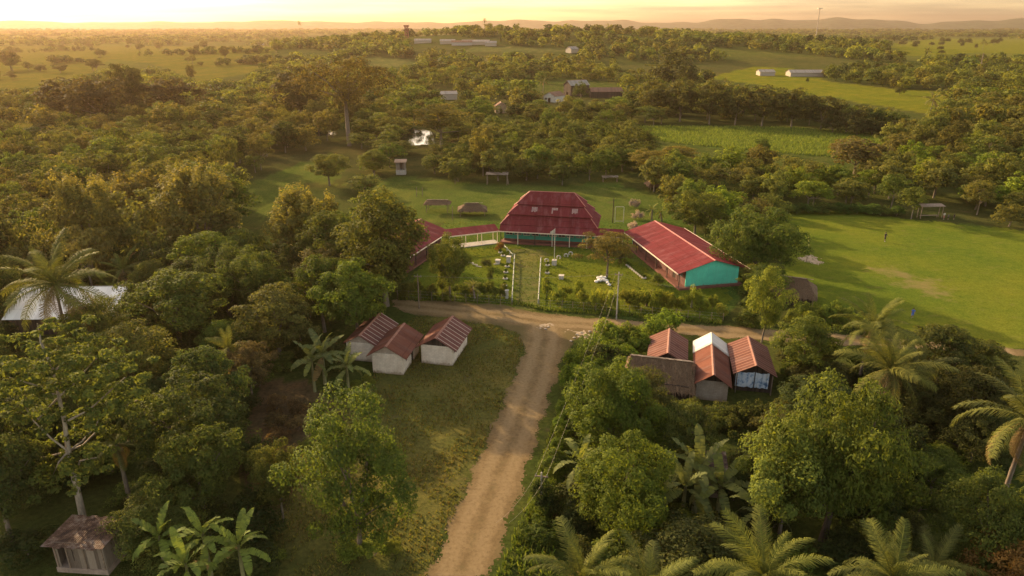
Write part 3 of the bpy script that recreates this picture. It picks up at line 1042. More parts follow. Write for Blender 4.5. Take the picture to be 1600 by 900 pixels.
for k, x in enumerate((-3.4, 0.3, 4.0)):
    rects = [(x + i * .27, x + i * .27 + .24, 5.45 + (.12 if i % 2 else 0), 6.2) for i in range(4)] if k != 1 else [(x, x + .25, 5.35, 6.2), (x + .27, x + 1.1, 5.85, 6.2)]
    sk = MB()
    for (xa, xb, za, zb2) in rects:
        q = [tier2(za, .04), tier2(zb2, .04), tier2(za, .012), tier2(zb2, .012)]
        sk.add([(xa, *q[0]), (xb, *q[0]), (xb, *q[1]), (xa, *q[1]), (xa, *q[2]), (xb, *q[2]), (xb, *q[3]), (xa, *q[3])],
               [(0, 1, 2, 3), (7, 6, 5, 4), (0, 4, 5, 1), (1, 5, 6, 2), (2, 6, 7, 3), (3, 7, 4, 0)])
    sk.build("skylight", SKYL, hall)
# veranda roof: continues right as a covered walk
vr = MB()
vr.prism([(-8.9, -4.35, 3.5), (-8.9, -6.0, 2.5), (-8.9, -6.0, 2.44), (-8.9, -4.35, 3.44)], (22.5, 0, 0))
vr.build("veranda_roof", RED_ROOF_X, hall)
fa = MB()
fa.box(-8.9, 13.6, -6.06, -6.0, 2.36, 2.52)
fa.build("fascia", TRIM, hall)
wl_ = MB()
hx = [(-8.0 + i * 1.62, -8.0 + i * 1.62 + 1.32, 1.35, 2.3) for i in range(10)]
wall_panel(wl_, -8.3, 8.3, 0.3, 3.3, -4.0, 0.15, hx)
wall_panel(wl_, -8.3, 8.3, 0.3, 3.3, 3.7, 0.15)
wl_.box(-8.3, -8.15, -3.85, 3.7, 0.3, 3.3); wl_.box(8.15, 8.3, -3.85, 3.7, 0.3, 3.3)
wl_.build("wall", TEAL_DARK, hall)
for i, (a, b, c, d) in enumerate(hx):
    w_ = MB()
    w_.box(a + .01, b - .01, -3.93, -3.89, c + .01, d - .01)
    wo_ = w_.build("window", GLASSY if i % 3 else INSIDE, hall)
    f_ = MB()
    for xx in (a, (a + b) / 2 - .03, b - .074):
        f_.box(xx + .012, xx + .062, -4.03, -3.94, c + .06, d - .06)
    for zz in (c + .01, d - .06):
        f_.box(a + .012, b - .012, -4.03, -3.94, zz, zz + .05)
    f_.build("frame", WHITE, wo_)
pl = MB(); pl.box(-8.9, 8.9, -5.45, -3.86, -0.2, 0.30); pl.box(-8.6, 8.6, -3.85, 4.2, -0.2, 0.29); pl.build("plinth", OXIDE, hall)
low = MB(); low.box(-8.3, 8.3, -4.05, -4.003, 0.31, 0.62); low.build("dado", OXIDE, hall)
for i in range(8):
    p = MB(); x = -8.6 + i * 3.15
    p.box(x - .06, x + .06, -5.75, -5.63, -0.1, 2.62); p.build("veranda_post", DARKWOOD if i in (0, 2) else TRIM, hall)

# --- covered walk, left of the hall
P0, P1 = at(780, 361, 2.4), at(700, 370, 2.4)
dv = (P1 - P0); Lw = dv.length
wk = thing("covered_walkway", "low red roofed walkway linking the hall to the left classroom", "walkway", (P0.x, P0.y, 0), math.atan2(dv.y, dv.x))
m_ = MB(); m_.prism([(-0.1, 0, 2.42), (-0.1, -2.6, 3.1), (-0.1, -2.6, 3.04), (-0.1, 0, 2.36)], (Lw + .2, 0, 0)); m_.build("walkway_roof", RED_ROOF_X, wk)
m_ = MB(); m_.box(-0.1, Lw + .1, 0.0, 0.06, 2.28, 2.45); m_.build("fascia", TRIM, wk)
for k in range(4):
    for y in (-0.15, -2.4):
        p = MB(); p.box(.3 + k * (Lw - .6) / 3 - .05, .3 + k * (Lw - .6) / 3 + .05, y - .05, y + .05, -.05, 2.33 if y > -1 else 2.95); p.build("post", TRIM, wk)
m_ = MB(); m_.box(0, Lw, -2.4, -0.1, -.1, 0.12); m_.build("floor", CONC, wk)


# --- long classrooms
def classroom(name, label, near, rz, L, seed):
    t = thing(name, label, "classroom", near, rz)
    zr, sl = 4.42, 0.305
    for sx in (-1, 1):
        roof_slope("roof_slope", sx * .001, zr, sx * 5.9, zr - sl * 5.9, -0.5, L, RED_ROOF, t)
    m = MB(); m.prism([(-.2, -.52, zr - .04), (0, -.52, zr + .04), (.2, -.52, zr - .04), (0, -.52, zr + .01)], (0, L + .54, 0)); m.build("ridge_cap", plain("pale_red_cap", (0.42, 0.16, 0.12)), t)
    m = MB()
    for sx in (-1, 1):
        m.box(min(sx * 5.9, sx * 5.98), max(sx * 5.9, sx * 5.98), -.5, L, zr - sl * 5.9 - .12, zr - sl * 5.9 + .05)
    m.build("fascia", TRIM, t)
    zw = zr - sl * 4.35 - .1
    for yy in (0, L - .75):
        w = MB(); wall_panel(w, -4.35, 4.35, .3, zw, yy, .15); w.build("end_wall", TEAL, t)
    holes = [(1.2 + i * 2.4, 2.9 + i * 2.4, 1.35, 2.5) for i in range(int((L - 3) / 2.4))]
    holes[1] = (holes[1][0], holes[1][0] + 1.1, .3, 2.5)
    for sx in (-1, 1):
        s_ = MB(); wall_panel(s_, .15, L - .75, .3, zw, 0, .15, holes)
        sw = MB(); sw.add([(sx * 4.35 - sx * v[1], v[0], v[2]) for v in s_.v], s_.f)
        sw.build("side_wall", plain("eave_shade_red_wall", (0.115, 0.05, 0.04), .85, .3, 1.2), t)  # dark red colour also carries the shade under the eaves
    g = MB()
    g.prism([(-5.6, .01, zr - sl * 5.6 - .08), (-4.36, .01, zw - .25), (-4.36, .01, zw + .003), (4.36, .01, zw + .003), (5.6, .01, zr - sl * 5.6 - .08), (0, .01, zr - .08)], (0, .13, 0))
    g.build("gable", TEAL, t)
    p = MB(); p.box(-5.6, 4.9, -.6, L - .4, -.2, .30); p.build("plinth", OXIDE, t)
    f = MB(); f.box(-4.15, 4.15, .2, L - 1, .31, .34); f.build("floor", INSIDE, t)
    for i, (a, b, c, d) in enumerate(holes):
        for sx in (-1, 1):
            q = MB(); q.box(min(sx * 4.27, sx * 4.23), max(sx * 4.27, sx * 4.23), a + .01, b - .01, c + .01, d - .01)
            q.build("door" if c < 1 else "window", DARKWOOD if c < 1 else GLASSY, t)
    for i in range(6):
        p = MB(); y = .1 + i * (L - 1) / 5
        p.box(-5.45, -5.33, y - .06, y + .06, -.05, zr - sl * 5.4 - .1); p.build("veranda_post", DARKWOOD, t)
    return t


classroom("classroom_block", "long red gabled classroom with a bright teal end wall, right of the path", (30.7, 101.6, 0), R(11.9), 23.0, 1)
# the left block is its mirror twin, mostly behind the tall tree
e0, e1 = at(704, 361, 2.62), at(676, 379, 2.62)
LCR = math.degrees(math.atan2(e0.y - e1.y, e0.x - e1.x)) - 90
u_ = Vector((math.cos(R(LCR)), math.sin(R(LCR)), 0)); v_ = Vector((-u_.y, u_.x, 0))
LC = e0 - u_ * 5.9 - v_ * 21.5; LC.z = 0
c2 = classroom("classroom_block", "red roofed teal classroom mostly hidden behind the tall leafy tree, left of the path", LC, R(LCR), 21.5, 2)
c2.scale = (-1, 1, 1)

# --- white zinc roofed house behind the left palm
wh = gable_house("zinc_roof_house", "house with broad pale zinc roof half hidden behind the tall coconut palm", None, None, 13.0, 2.6, 2.2, 0.5, DARKWOOD, [tin("white_painted_tin", (0.80, 0.77, 0.72), (0.72, 0.68, 0.62), rough=.5, amount=.08)] * 2, DARKWOOD,
                 loc=(-65.2, 88.6, 0), rz=R(-88), w=10.0, over_gable=0.5, ridge_mat=WHITE)


# --- plank shed, bottom left
def plank_shed(name, label, A, B_, dpt, hf, hb):
    c = (A + B_) / 2; w = (B_ - A).length
    t = thing(name, label, "shed", c, math.atan2(B_.y - A.y, B_.x - A.x))
    m = MB()
    wall_panel(m, -w / 2, w / 2, .45, hf - .04, 0, .05, [(-w / 2 + .35, -w / 2 + 1.0, .45, hf - .1), (-.5, -.42, 1.1, hf - .1)])
    m.box(-w / 2, w / 2, dpt - .05, dpt, .45, hb)
    for sx in (-1, 1):
        x0, x1 = (-w / 2, -w / 2 + .05) if sx < 0 else (w / 2 - .05, w / 2)
        m.prism([(x0, .05, .3), (x0, dpt - .05, .3), (x0, dpt - .05, hb), (x0, .05, hf - .25)], (x1 - x0, 0, 0))
    m.build("plank_wall", PLANK, t)
    m = MB(); m.box(-w / 2 - .05, w / 2 + .05, -.06, dpt + .05, -.15, .45); m.build("footing", plain("stained_concrete", (0.25, 0.19, 0.15), .95, .35, 1.5), t)
    r_ = random.Random(3)
    m = MB()
    n = 9
    for i in range(n):
        x0 = -w / 2 - .45 + (w + .7) * i / n; x1 = -w / 2 - .45 + (w + .7) * (i + 1) / n + .06
        dz = r_.uniform(0, .05); dy = r_.uniform(-.12, .12)
        m.prism([(x0, -.5 + dy, hf - .08 + dz), (x0, dpt + .4 + dy, hb + .10 + dz), (x0, dpt + .4 + dy, hb + .08 + dz), (x0, -.5 + dy, hf - .10 + dz)], (x1 - x0, 0, 0))
    m.build("tin_roof", MATS.get("shed_roof_tin") or shed_roof(), t)
    m = MB()
    for x in (-w / 2 + .15, -w / 2 + 1.05, 0.4, w / 2 - .12):
        m.box(x - .05, x + .05, -.07, -.004, .45, hf - .06)
    m.build("batten", POSTM, t)
    return t


def shed_roof():
    t = NT("shed_roof_tin")
    c = t.coord()
    f = t.noise(c, 0.9, 8, 0.8)
    cc = t.ramp(f, [(0.42, (0.055, 0.034, 0.026)), (0.52, (0.13, 0.075, 0.05)), (0.60, (0.22, 0.17, 0.135)), (0.75, (0.29, 0.23, 0.18))])
    sep = t.n("ShaderNodeSeparateXYZ"); t.l(c, sep.inputs[0])
    wv = t.math('SINE', t.math('MULTIPLY', sep.outputs[0], 2 * math.pi / 0.16))
    MATS["shed_roof_tin"] = t.finish(cc, 0.85, t.bump(wv, 0.5, 0.02), 0.2)
    return t.m


plank_shed("plank_shed", "grey weathered plank shed with flaking rusty tin roof below the pale trunked tree", at(92, 893), at(170, 898), 2.6, 2.75, 2.6)
plank_shed("plank_shed", "small tin shed almost swallowed by the banana and mango trees", at(1096, 775), at(1128, 778), 2.0, 2.6, 2.9)

# --- outhouse, open shelters, bench
oh = thing("outhouse", "small grey two tone wooden outhouse at the back of the lawn", "outhouse", at(627, 272), R(4))
m = MB(); wall_panel(m, -1.25, 1.25, 1.3, 3.4, -1, .06, [(-.2, .5, 1.3, 3.2)]); m.box(-1.25, -1.19, -.94, 1, 1.3, 3.4); m.box(1.19, 1.25, -.94, 1, 1.3, 3.4); m.box(-1.19, 1.19, .94, 1, 1.3, 3.4); m.build("wall", PLANK, oh)
m = MB(); m.box(-1.3, 1.3, -1.05, 1.05, 0, 1.3); m.build("base", CONC, oh)
m = MB(); m.prism([(-1.6, -1.5, 3.35), (-1.6, 1.5, 3.75), (-1.6, 1.5, 3.8), (-1.6, -1.5, 3.4)], (3.2, 0, 0)); m.build("roof", DARK_TIN, oh)


def open_shelter(name, label, loc, rz, w, d, h, mat, posts=4):
    t = thing(name, label, "shelter", loc, rz)
    m = MB(); m.prism([(-w / 2, -d / 2, h), (-w / 2, d / 2, h + .25), (-w / 2, d / 2, h + .32), (-w / 2, -d / 2, h + .07)], (w, 0, 0)); m.build("roof", mat, t)
    for sx in (-1, 1):
        for sy in (-1, 1):
            p = MB(); x, y = sx * (w / 2 - .3), sy * (d / 2 - .25)
            p.tube([(x, y, -.05), (x, y, h + (.22 if sy > 0 else 0.02))], 0.08); p.build("post", POSTM, t)
    return t


o_ = open_shelter("open_shelter", "flat roofed open wooden shelter on posts at the lawn's far edge", at(777, 288), R(-4), 5.6, 2.2, 2.6, PLANK)
m = MB(); m.tube([(2.9, 0, -.05), (2.3, .2, 3.3)], .07); m.build("leaning_pole", POSTM, o_)
open_shelter("open_shelter", "low plank table shelter in the bushes beyond the lawn", at(953, 284), R(3), 4.2, 1.2, 1.2, PLANK)
bs = open_shelter("bench_shelter", "narrow wooden bench shelter on the far right edge of the sports field", (87.0, 142.6, 0), R(4), 5.2, 1.6, 2.5, POSTM)
m = MB(); m.box(-2.0, 2.0, .1, .5, .4, .47)
for x in (-1.8, 1.8):
    m.box(x - .05, x + .05, .2, .4, 0, .4)
m.build("bench", POSTM, bs)


# --- far houses beyond the trees
def far_house(name, label, px, py, w, L, rz, h, rise, wm, rm, door=True, group=None):
    p = at(px, py)
    hl = [(-w * .12, w * .12, 0, min(2.0, h * .75))] if door else []
    if door == 2:
        hl.append((-w * .4, -w * .22, 1.0, 1.9))
    return gable_house(name, label, None, None, L, h, rise, .4, wm, rm, wm, loc=p, rz=R(rz), w=w, holes_f=hl, group=group, cat="house")


FZINC = tin("far_grey_tin", (0.27, 0.245, 0.21), (0.21, 0.185, 0.16), rough=.8)
CREAM = plain("cream_wall", (0.31, 0.265, 0.205), .8, .12)
far_house("far_house", "small white gabled house with dark door beyond the trees above the pond", 858, 159.5, 7.0, 9.0, -38, 3.2, 1.7, WHITE, BROWN_TIN, 2)
far_house("far_barn", "dark barn with pale tin roof right behind the white gabled house", 886, 150, 7.5, 12.0, -62, 6.0, 2.4, DARKWOOD, [FZINC, FZINC], 1)
far_house("far_barn", "long brown roofed shed beyond the trees, right of the white gabled house", 922, 152, 7.0, 17.0, -88, 3.4, 1.8, DARKWOOD, BROWN_TIN, 0)
far_house("far_house", "low pale house with sloping grey roof in the trees beyond the pond", 684, 155, 7.5, 10.0, -80, 3.0, 1.2, CREAM, FZINC, 0)
far_house("far_hut", "small tan hut with dark doorway on the bare bank beyond the pond", 783, 177, 5.0, 5.0, 5, 3.2, 1.5, plain("tan_wall", (0.30, 0.21, 0.13)), BROWN_TIN, 1)
for i, (x, y, w, L, lab) in enumerate(((648, 68, 9, 17, "long pale roofed shed on the far hill just right of the red tower"), (688, 69, 9, 15, "pale roofed shed on the far hill, second right of the red tower"),
                                      (706, 71, 9, 20, "grey walled shed on the far hill between two pale roofed ones"), (722, 70, 11, 27, "widest pale roofed shed on the far hill, nearest the skyline trees"),
                                      (758, 72, 8, 11, "little cream shed at the right end of the far hill buildings"))):
    far_house("far_shed", lab, x, y, w, L, -88, 3.2, 1.6, CREAM if i != 2 else CONC, FZINC if i != 2 else BROWN_TIN, 0)
far_house("far_shed", "long low white roofed shed on the bright pasture at right", 1231, 119, 10, 24, -90, 2.8, 1.8, CREAM, FZINC, 0)
far_house("far_shed", "short grey shed left of the long white roofed one on the pasture", 1184, 118, 9, 11, -90, 2.8, 1.6, CREAM, FZINC, 0)
far_house("far_house", "tiny grey roofed house lost in the far woods at centre", 888, 83, 9, 8, -60, 3.6, 2.2, CREAM, FZINC, 0)
far_house("far_house", "tiny white house on the far left hill edge beside the pasture", 402, 70, 9, 12, -90, 3.0, 1.5, WHITE, FZINC, 0)
far_house("far_house", "low tin roof glinting in the trees left of the red tower", 562, 64, 9, 12, -70, 3.2, 2, CREAM, FZINC, 0)


# ------------------------------------------------------------------ trees
LEAF = foliage("leaves", 'object')
LEAF_A = foliage("far_leaves", 'attr')
BARK = bark("grey_bark", (0.17, 0.135, 0.10))
PALE_BARK = bark("pale_bark", (0.33, 0.275, 0.21))
DARK_BARK = bark("dark_bark", (0.09, 0.07, 0.055))


def nrm(a):
    return a / np.maximum(np.linalg.norm(a, axis=-1, keepdims=True), 1e-6)


def leaf_cloud(rng, C, Rad, n, leaf, center, up=0.35, droop=0.2, slim=0.5):
    """n leaves over each clump (centre C, radii Rad): (verts, tone)"""
    k = len(C)
    C = np.repeat(C, n, 0); Rd = np.repeat(Rad, n, 0)
    ct = np.repeat(rng.random(k), n)
    d = rng.normal(size=(k * n, 3)); d[:, 2] += up
    d = nrm(d)
    pos = C + d * Rd * rng.uniform(0.45, 1.08, (k * n, 1)) ** 0.6
    nn = nrm(d * 0.8 + nrm(pos - center) * 0.45 + np.array((0, 0, 0.3)) + rng.normal(size=d.shape) * 0.42)
    t = nrm(np.cross(nn, rng.normal(size=d.shape)))
    b = np.cross(nn, t)
    L = leaf * rng.uniform(0.65, 1.3, (k * n, 1)); w = L * slim
    V = np.stack([pos - t * L / 2 - nn * L * droop * .5, pos + b * w / 2, pos + t * L / 2 - nn * L * droop, pos - b * w / 2], 1)
    tone = np.clip(ct * 0.45 + rng.random(k * n) * 0.55, 0, 1)
    return V.reshape(-1, 3), tone


def clump_points(rng, n, a, h0, h1, shape):
    """clump centres for a crown of half width a between heights h0 and h1"""
    ph = rng.uniform(0, 6.28, 6)
    cz, hz = (h0 + h1) / 2, (h1 - h0) / 2
    out = []
    while len(out) < n:
        d = rng.normal(size=3); d /= np.linalg.norm(d)
        az = math.atan2(d[1], d[0])
        lump = 1 + 0.20 * math.sin(2 * az + ph[0] + d[2]) + 0.17 * math.sin(3 * az + ph[1] + 2 * d[2]) + 0.10 * math.sin(5 * az + ph[2]) + 0.1 * math.sin(4 * d[2] + ph[3])
        r = rng.uniform(0.62, 0.95) if rng.random() < .8 else rng.uniform(.2, .6)
        if shape == 'dome':
            if d[2] < -0.45:
                continue
            p = (d[0] * a * r * lump, d[1] * a * r * lump, cz - hz * 0.25 + d[2] * hz * 1.2 * r * min(lump, 1.1))
        elif shape == 'umbrella':
            if d[2] < -0.15:
                continue
            layer = rng.choice([0.0, 0.28, 0.5])
            p = (d[0] * a * r * lump * (1 - layer * .5), d[1] * a * r * lump * (1 - layer * .5), h0 + (h1 - h0) * (0.25 + layer + 0.28 * d[2] * r))
        elif shape == 'oval':
            f = 0.75 + 0.25 * (1 - abs(d[2]))
            p = (d[0] * a * r * lump * f, d[1] * a * r * lump * f, cz + d[2] * hz * r * 1.02)
        elif shape == 'plume':
            p = (d[0] * a * r * lump, d[1] * a * r * lump, cz - hz * .15 + d[2] * hz * r)
        else:
            p = (d[0] * a * r * lump, d[1] * a * r * lump, cz + d[2] * hz * r)
        out.append(p)
    return np.array(out)


def crown_proto(seed, w, h, h0, n, nl, leaf, shape, cr, flat=0.75, slim=0.5, up=.35, droop=.2, limbs=8, trunk_r=0.2, barkm=None, plumes=0, tubes=6):
    rng = np.random.default_rng(seed)
    a = w / 2 - cr * 0.55
    C = clump_points(rng, n, a, h0 + cr * .4, h - cr * 0.5, shape)
    r = cr * rng.uniform(0.65, 1.3, n)
    Rad = np.stack([r, r, r * flat], -1)
    cen = np.array((0, 0, h0 + (h - h0) * 0.35))
    V, T = leaf_cloud(rng, C, Rad, nl, leaf, cen, up, droop, slim)
    if plumes:
        # upright flower plumes standing on the crown
        top = C[np.argsort(-C[:, 2])][:plumes]
        Vp, Tp = leaf_cloud(rng, top + np.array((0, 0, cr * 0.9)), np.stack([np.full(plumes, cr * .42)] * 2 + [np.full(plumes, cr * 1.1)], -1), nl, leaf * .7, cen, 0.2, 0.05, slim)
        V = np.concatenate([V, Vp]); T = np.concatenate([T, np.clip(.86 + .14 * Tp, 0, 1)])
    Q = np.arange(len(V)).reshape(-1, 4)
    cm = new_mesh("crown", V, Q, mats=[LEAF], tone=T)
    mb = MB()
    fork = h0 + (h - h0) * (0.10 if shape != 'oval' else 0.25)
    ln = (rng.uniform(-.25, .25), rng.uniform(-.25, .25))
    fk = (ln[0], ln[1], fork)
    mb.tube([(0, 0, -0.3), (0, 0, .15), (ln[0] * .4, ln[1] * .4, fork * .5), fk], [trunk_r * 1.5, trunk_r * 1.15, trunk_r, trunk_r * .8], 7)
    idx = rng.permutation(n)[:limbs]
    for i in idx:
        p = C[i]
        mid = np.array(fk) * 0.5 + p * 0.5 + np.array((0, 0, (p[2] - fork) * .12 - .1)) + rng.normal(0, .15, 3)
        mb.tube([fk, mid, p], [trunk_r * .5, trunk_r * .32, trunk_r * .10], 5)
    tm = mb.mesh("trunk", barkm or BARK, True)
    return dict(w=w, h=h, crown=cm, trunk=tm)


PROTO = {
    'mango': [crown_proto(s, 9, 8.5, 0.7, 190, 120, .25, 'dome', .80, .8, .42, .5, .35, 8, .26, DARK_BARK) for s in (1, 2)],
    'broad': [crown_proto(s, 9, 10, 1.8, 120, 130, .27, 'loose', .88, .62, .5, .4, .2, 11, .20) for s in (11, 12, 13)],
    'oval': [crown_proto(s, 7.5, 12, 0.9, 150, 130, .27, 'oval', .85, .75, .5, .35, .25, 10, .22) for s in (21, 22)],
    'umbrella': [crown_proto(s, 10, 8, 2.4, 85, 130, .24, 'umbrella', 1.0, .34, .5, .5, .1, 11, .18) for s in (31, 32)],
    'plume': [crown_proto(s, 8, 11, 1.2, 120, 100, .32, 'plume', .85, .85, .55, .4, .2, 8, .2, None, 30) for s in (41, 42)],
    'yard': [crown_proto(105, 9.5, 12, .8, 105, 150, .27, 'loose', .95, .8, .42, .35, .45, 12, .2)],
    'clumpy': [crown_proto(s, 8, 9, 1.6, 48, 260, .24, 'loose', .95, .9, .45, .5, .25, 10, .14) for s in (51,)],
    'm_broad': [crown_proto(s, 9, 9, 1.3, 60, 56, .48, 'loose', 1.1, .62, .55, .45, .2, 7, .17) for s in (61, 62, 63)],
    'm_dome': [crown_proto(s, 9, 8, 0.6, 60, 56, .46, 'dome', 1.1, .75, .5, .5, .25, 6, .18) for s in (66, 67)],
    'm_umbrella': [crown_proto(s, 10, 7.5, 1.8, 46, 56, .44, 'umbrella', 1.2, .36, .55, .5, .1, 8, .16) for s in (71, 72)],
    'shrub': [crown_proto(s, 4, 3, 0.05, 36, 80, .22, 'dome', .58, .75, .5, .4, .25, 5, .05) for s in (81, 82, 83)],
}
ABBR = {}


def plant(kind, name, label, cat, p, w, h, color, group=None, rz=None, variant=None, jitter=0.22):
    pr = random.choice(PROTO[kind]) if variant is None else PROTO[kind][variant % len(PROTO[kind])]
    t = thing(name, label, cat, (p[0], p[1], float(terrain(p[0], p[1])) - .03), random.uniform(0, 6.28) if rz is None else rz, group)
    t.scale = (w / pr['w'], w / pr['w'], h / pr['h'])
    k_ = random.uniform(1 - jitter, 1 + jitter); q_ = random.uniform(-.07, .07) * jitter / .22
    j = [k_ * (1 + q_), k_ * (1 - q_ * .4), k_]
    tr = obj("trunk", pr['trunk'], t)
    cr = obj("crown", pr['crown'], t)
    cr.color = (color[0] * j[0], color[1] * j[1], color[2] * j[2], 1)
    return t


PLANTED = []     # (x, y, radius) of every tree placed by hand


def tree_at(kind, name, label, cat, cx, base, top, wpx, color, group=None, variant=None, rz=None, dx=0):
    """a tree standing at the ground seen at (cx, base), as tall as it looks, crown wpx wide"""
    p = at(cx, base)
    d = depth(p)
    h = height_for(p, top)
    w = wpx * (d - h * .3) / F
    PLANTED.append((p.x, p.y, w / 2))
    return plant(kind, name, label, cat, (p.x, p.y), w, h * 1.02, color, group, rz, variant, 0.03)


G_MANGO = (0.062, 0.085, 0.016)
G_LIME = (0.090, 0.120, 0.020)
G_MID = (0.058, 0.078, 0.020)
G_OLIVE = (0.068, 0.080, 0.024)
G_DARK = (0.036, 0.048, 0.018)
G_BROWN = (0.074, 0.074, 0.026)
G_TEAK = (0.085, 0.085, 0.032)

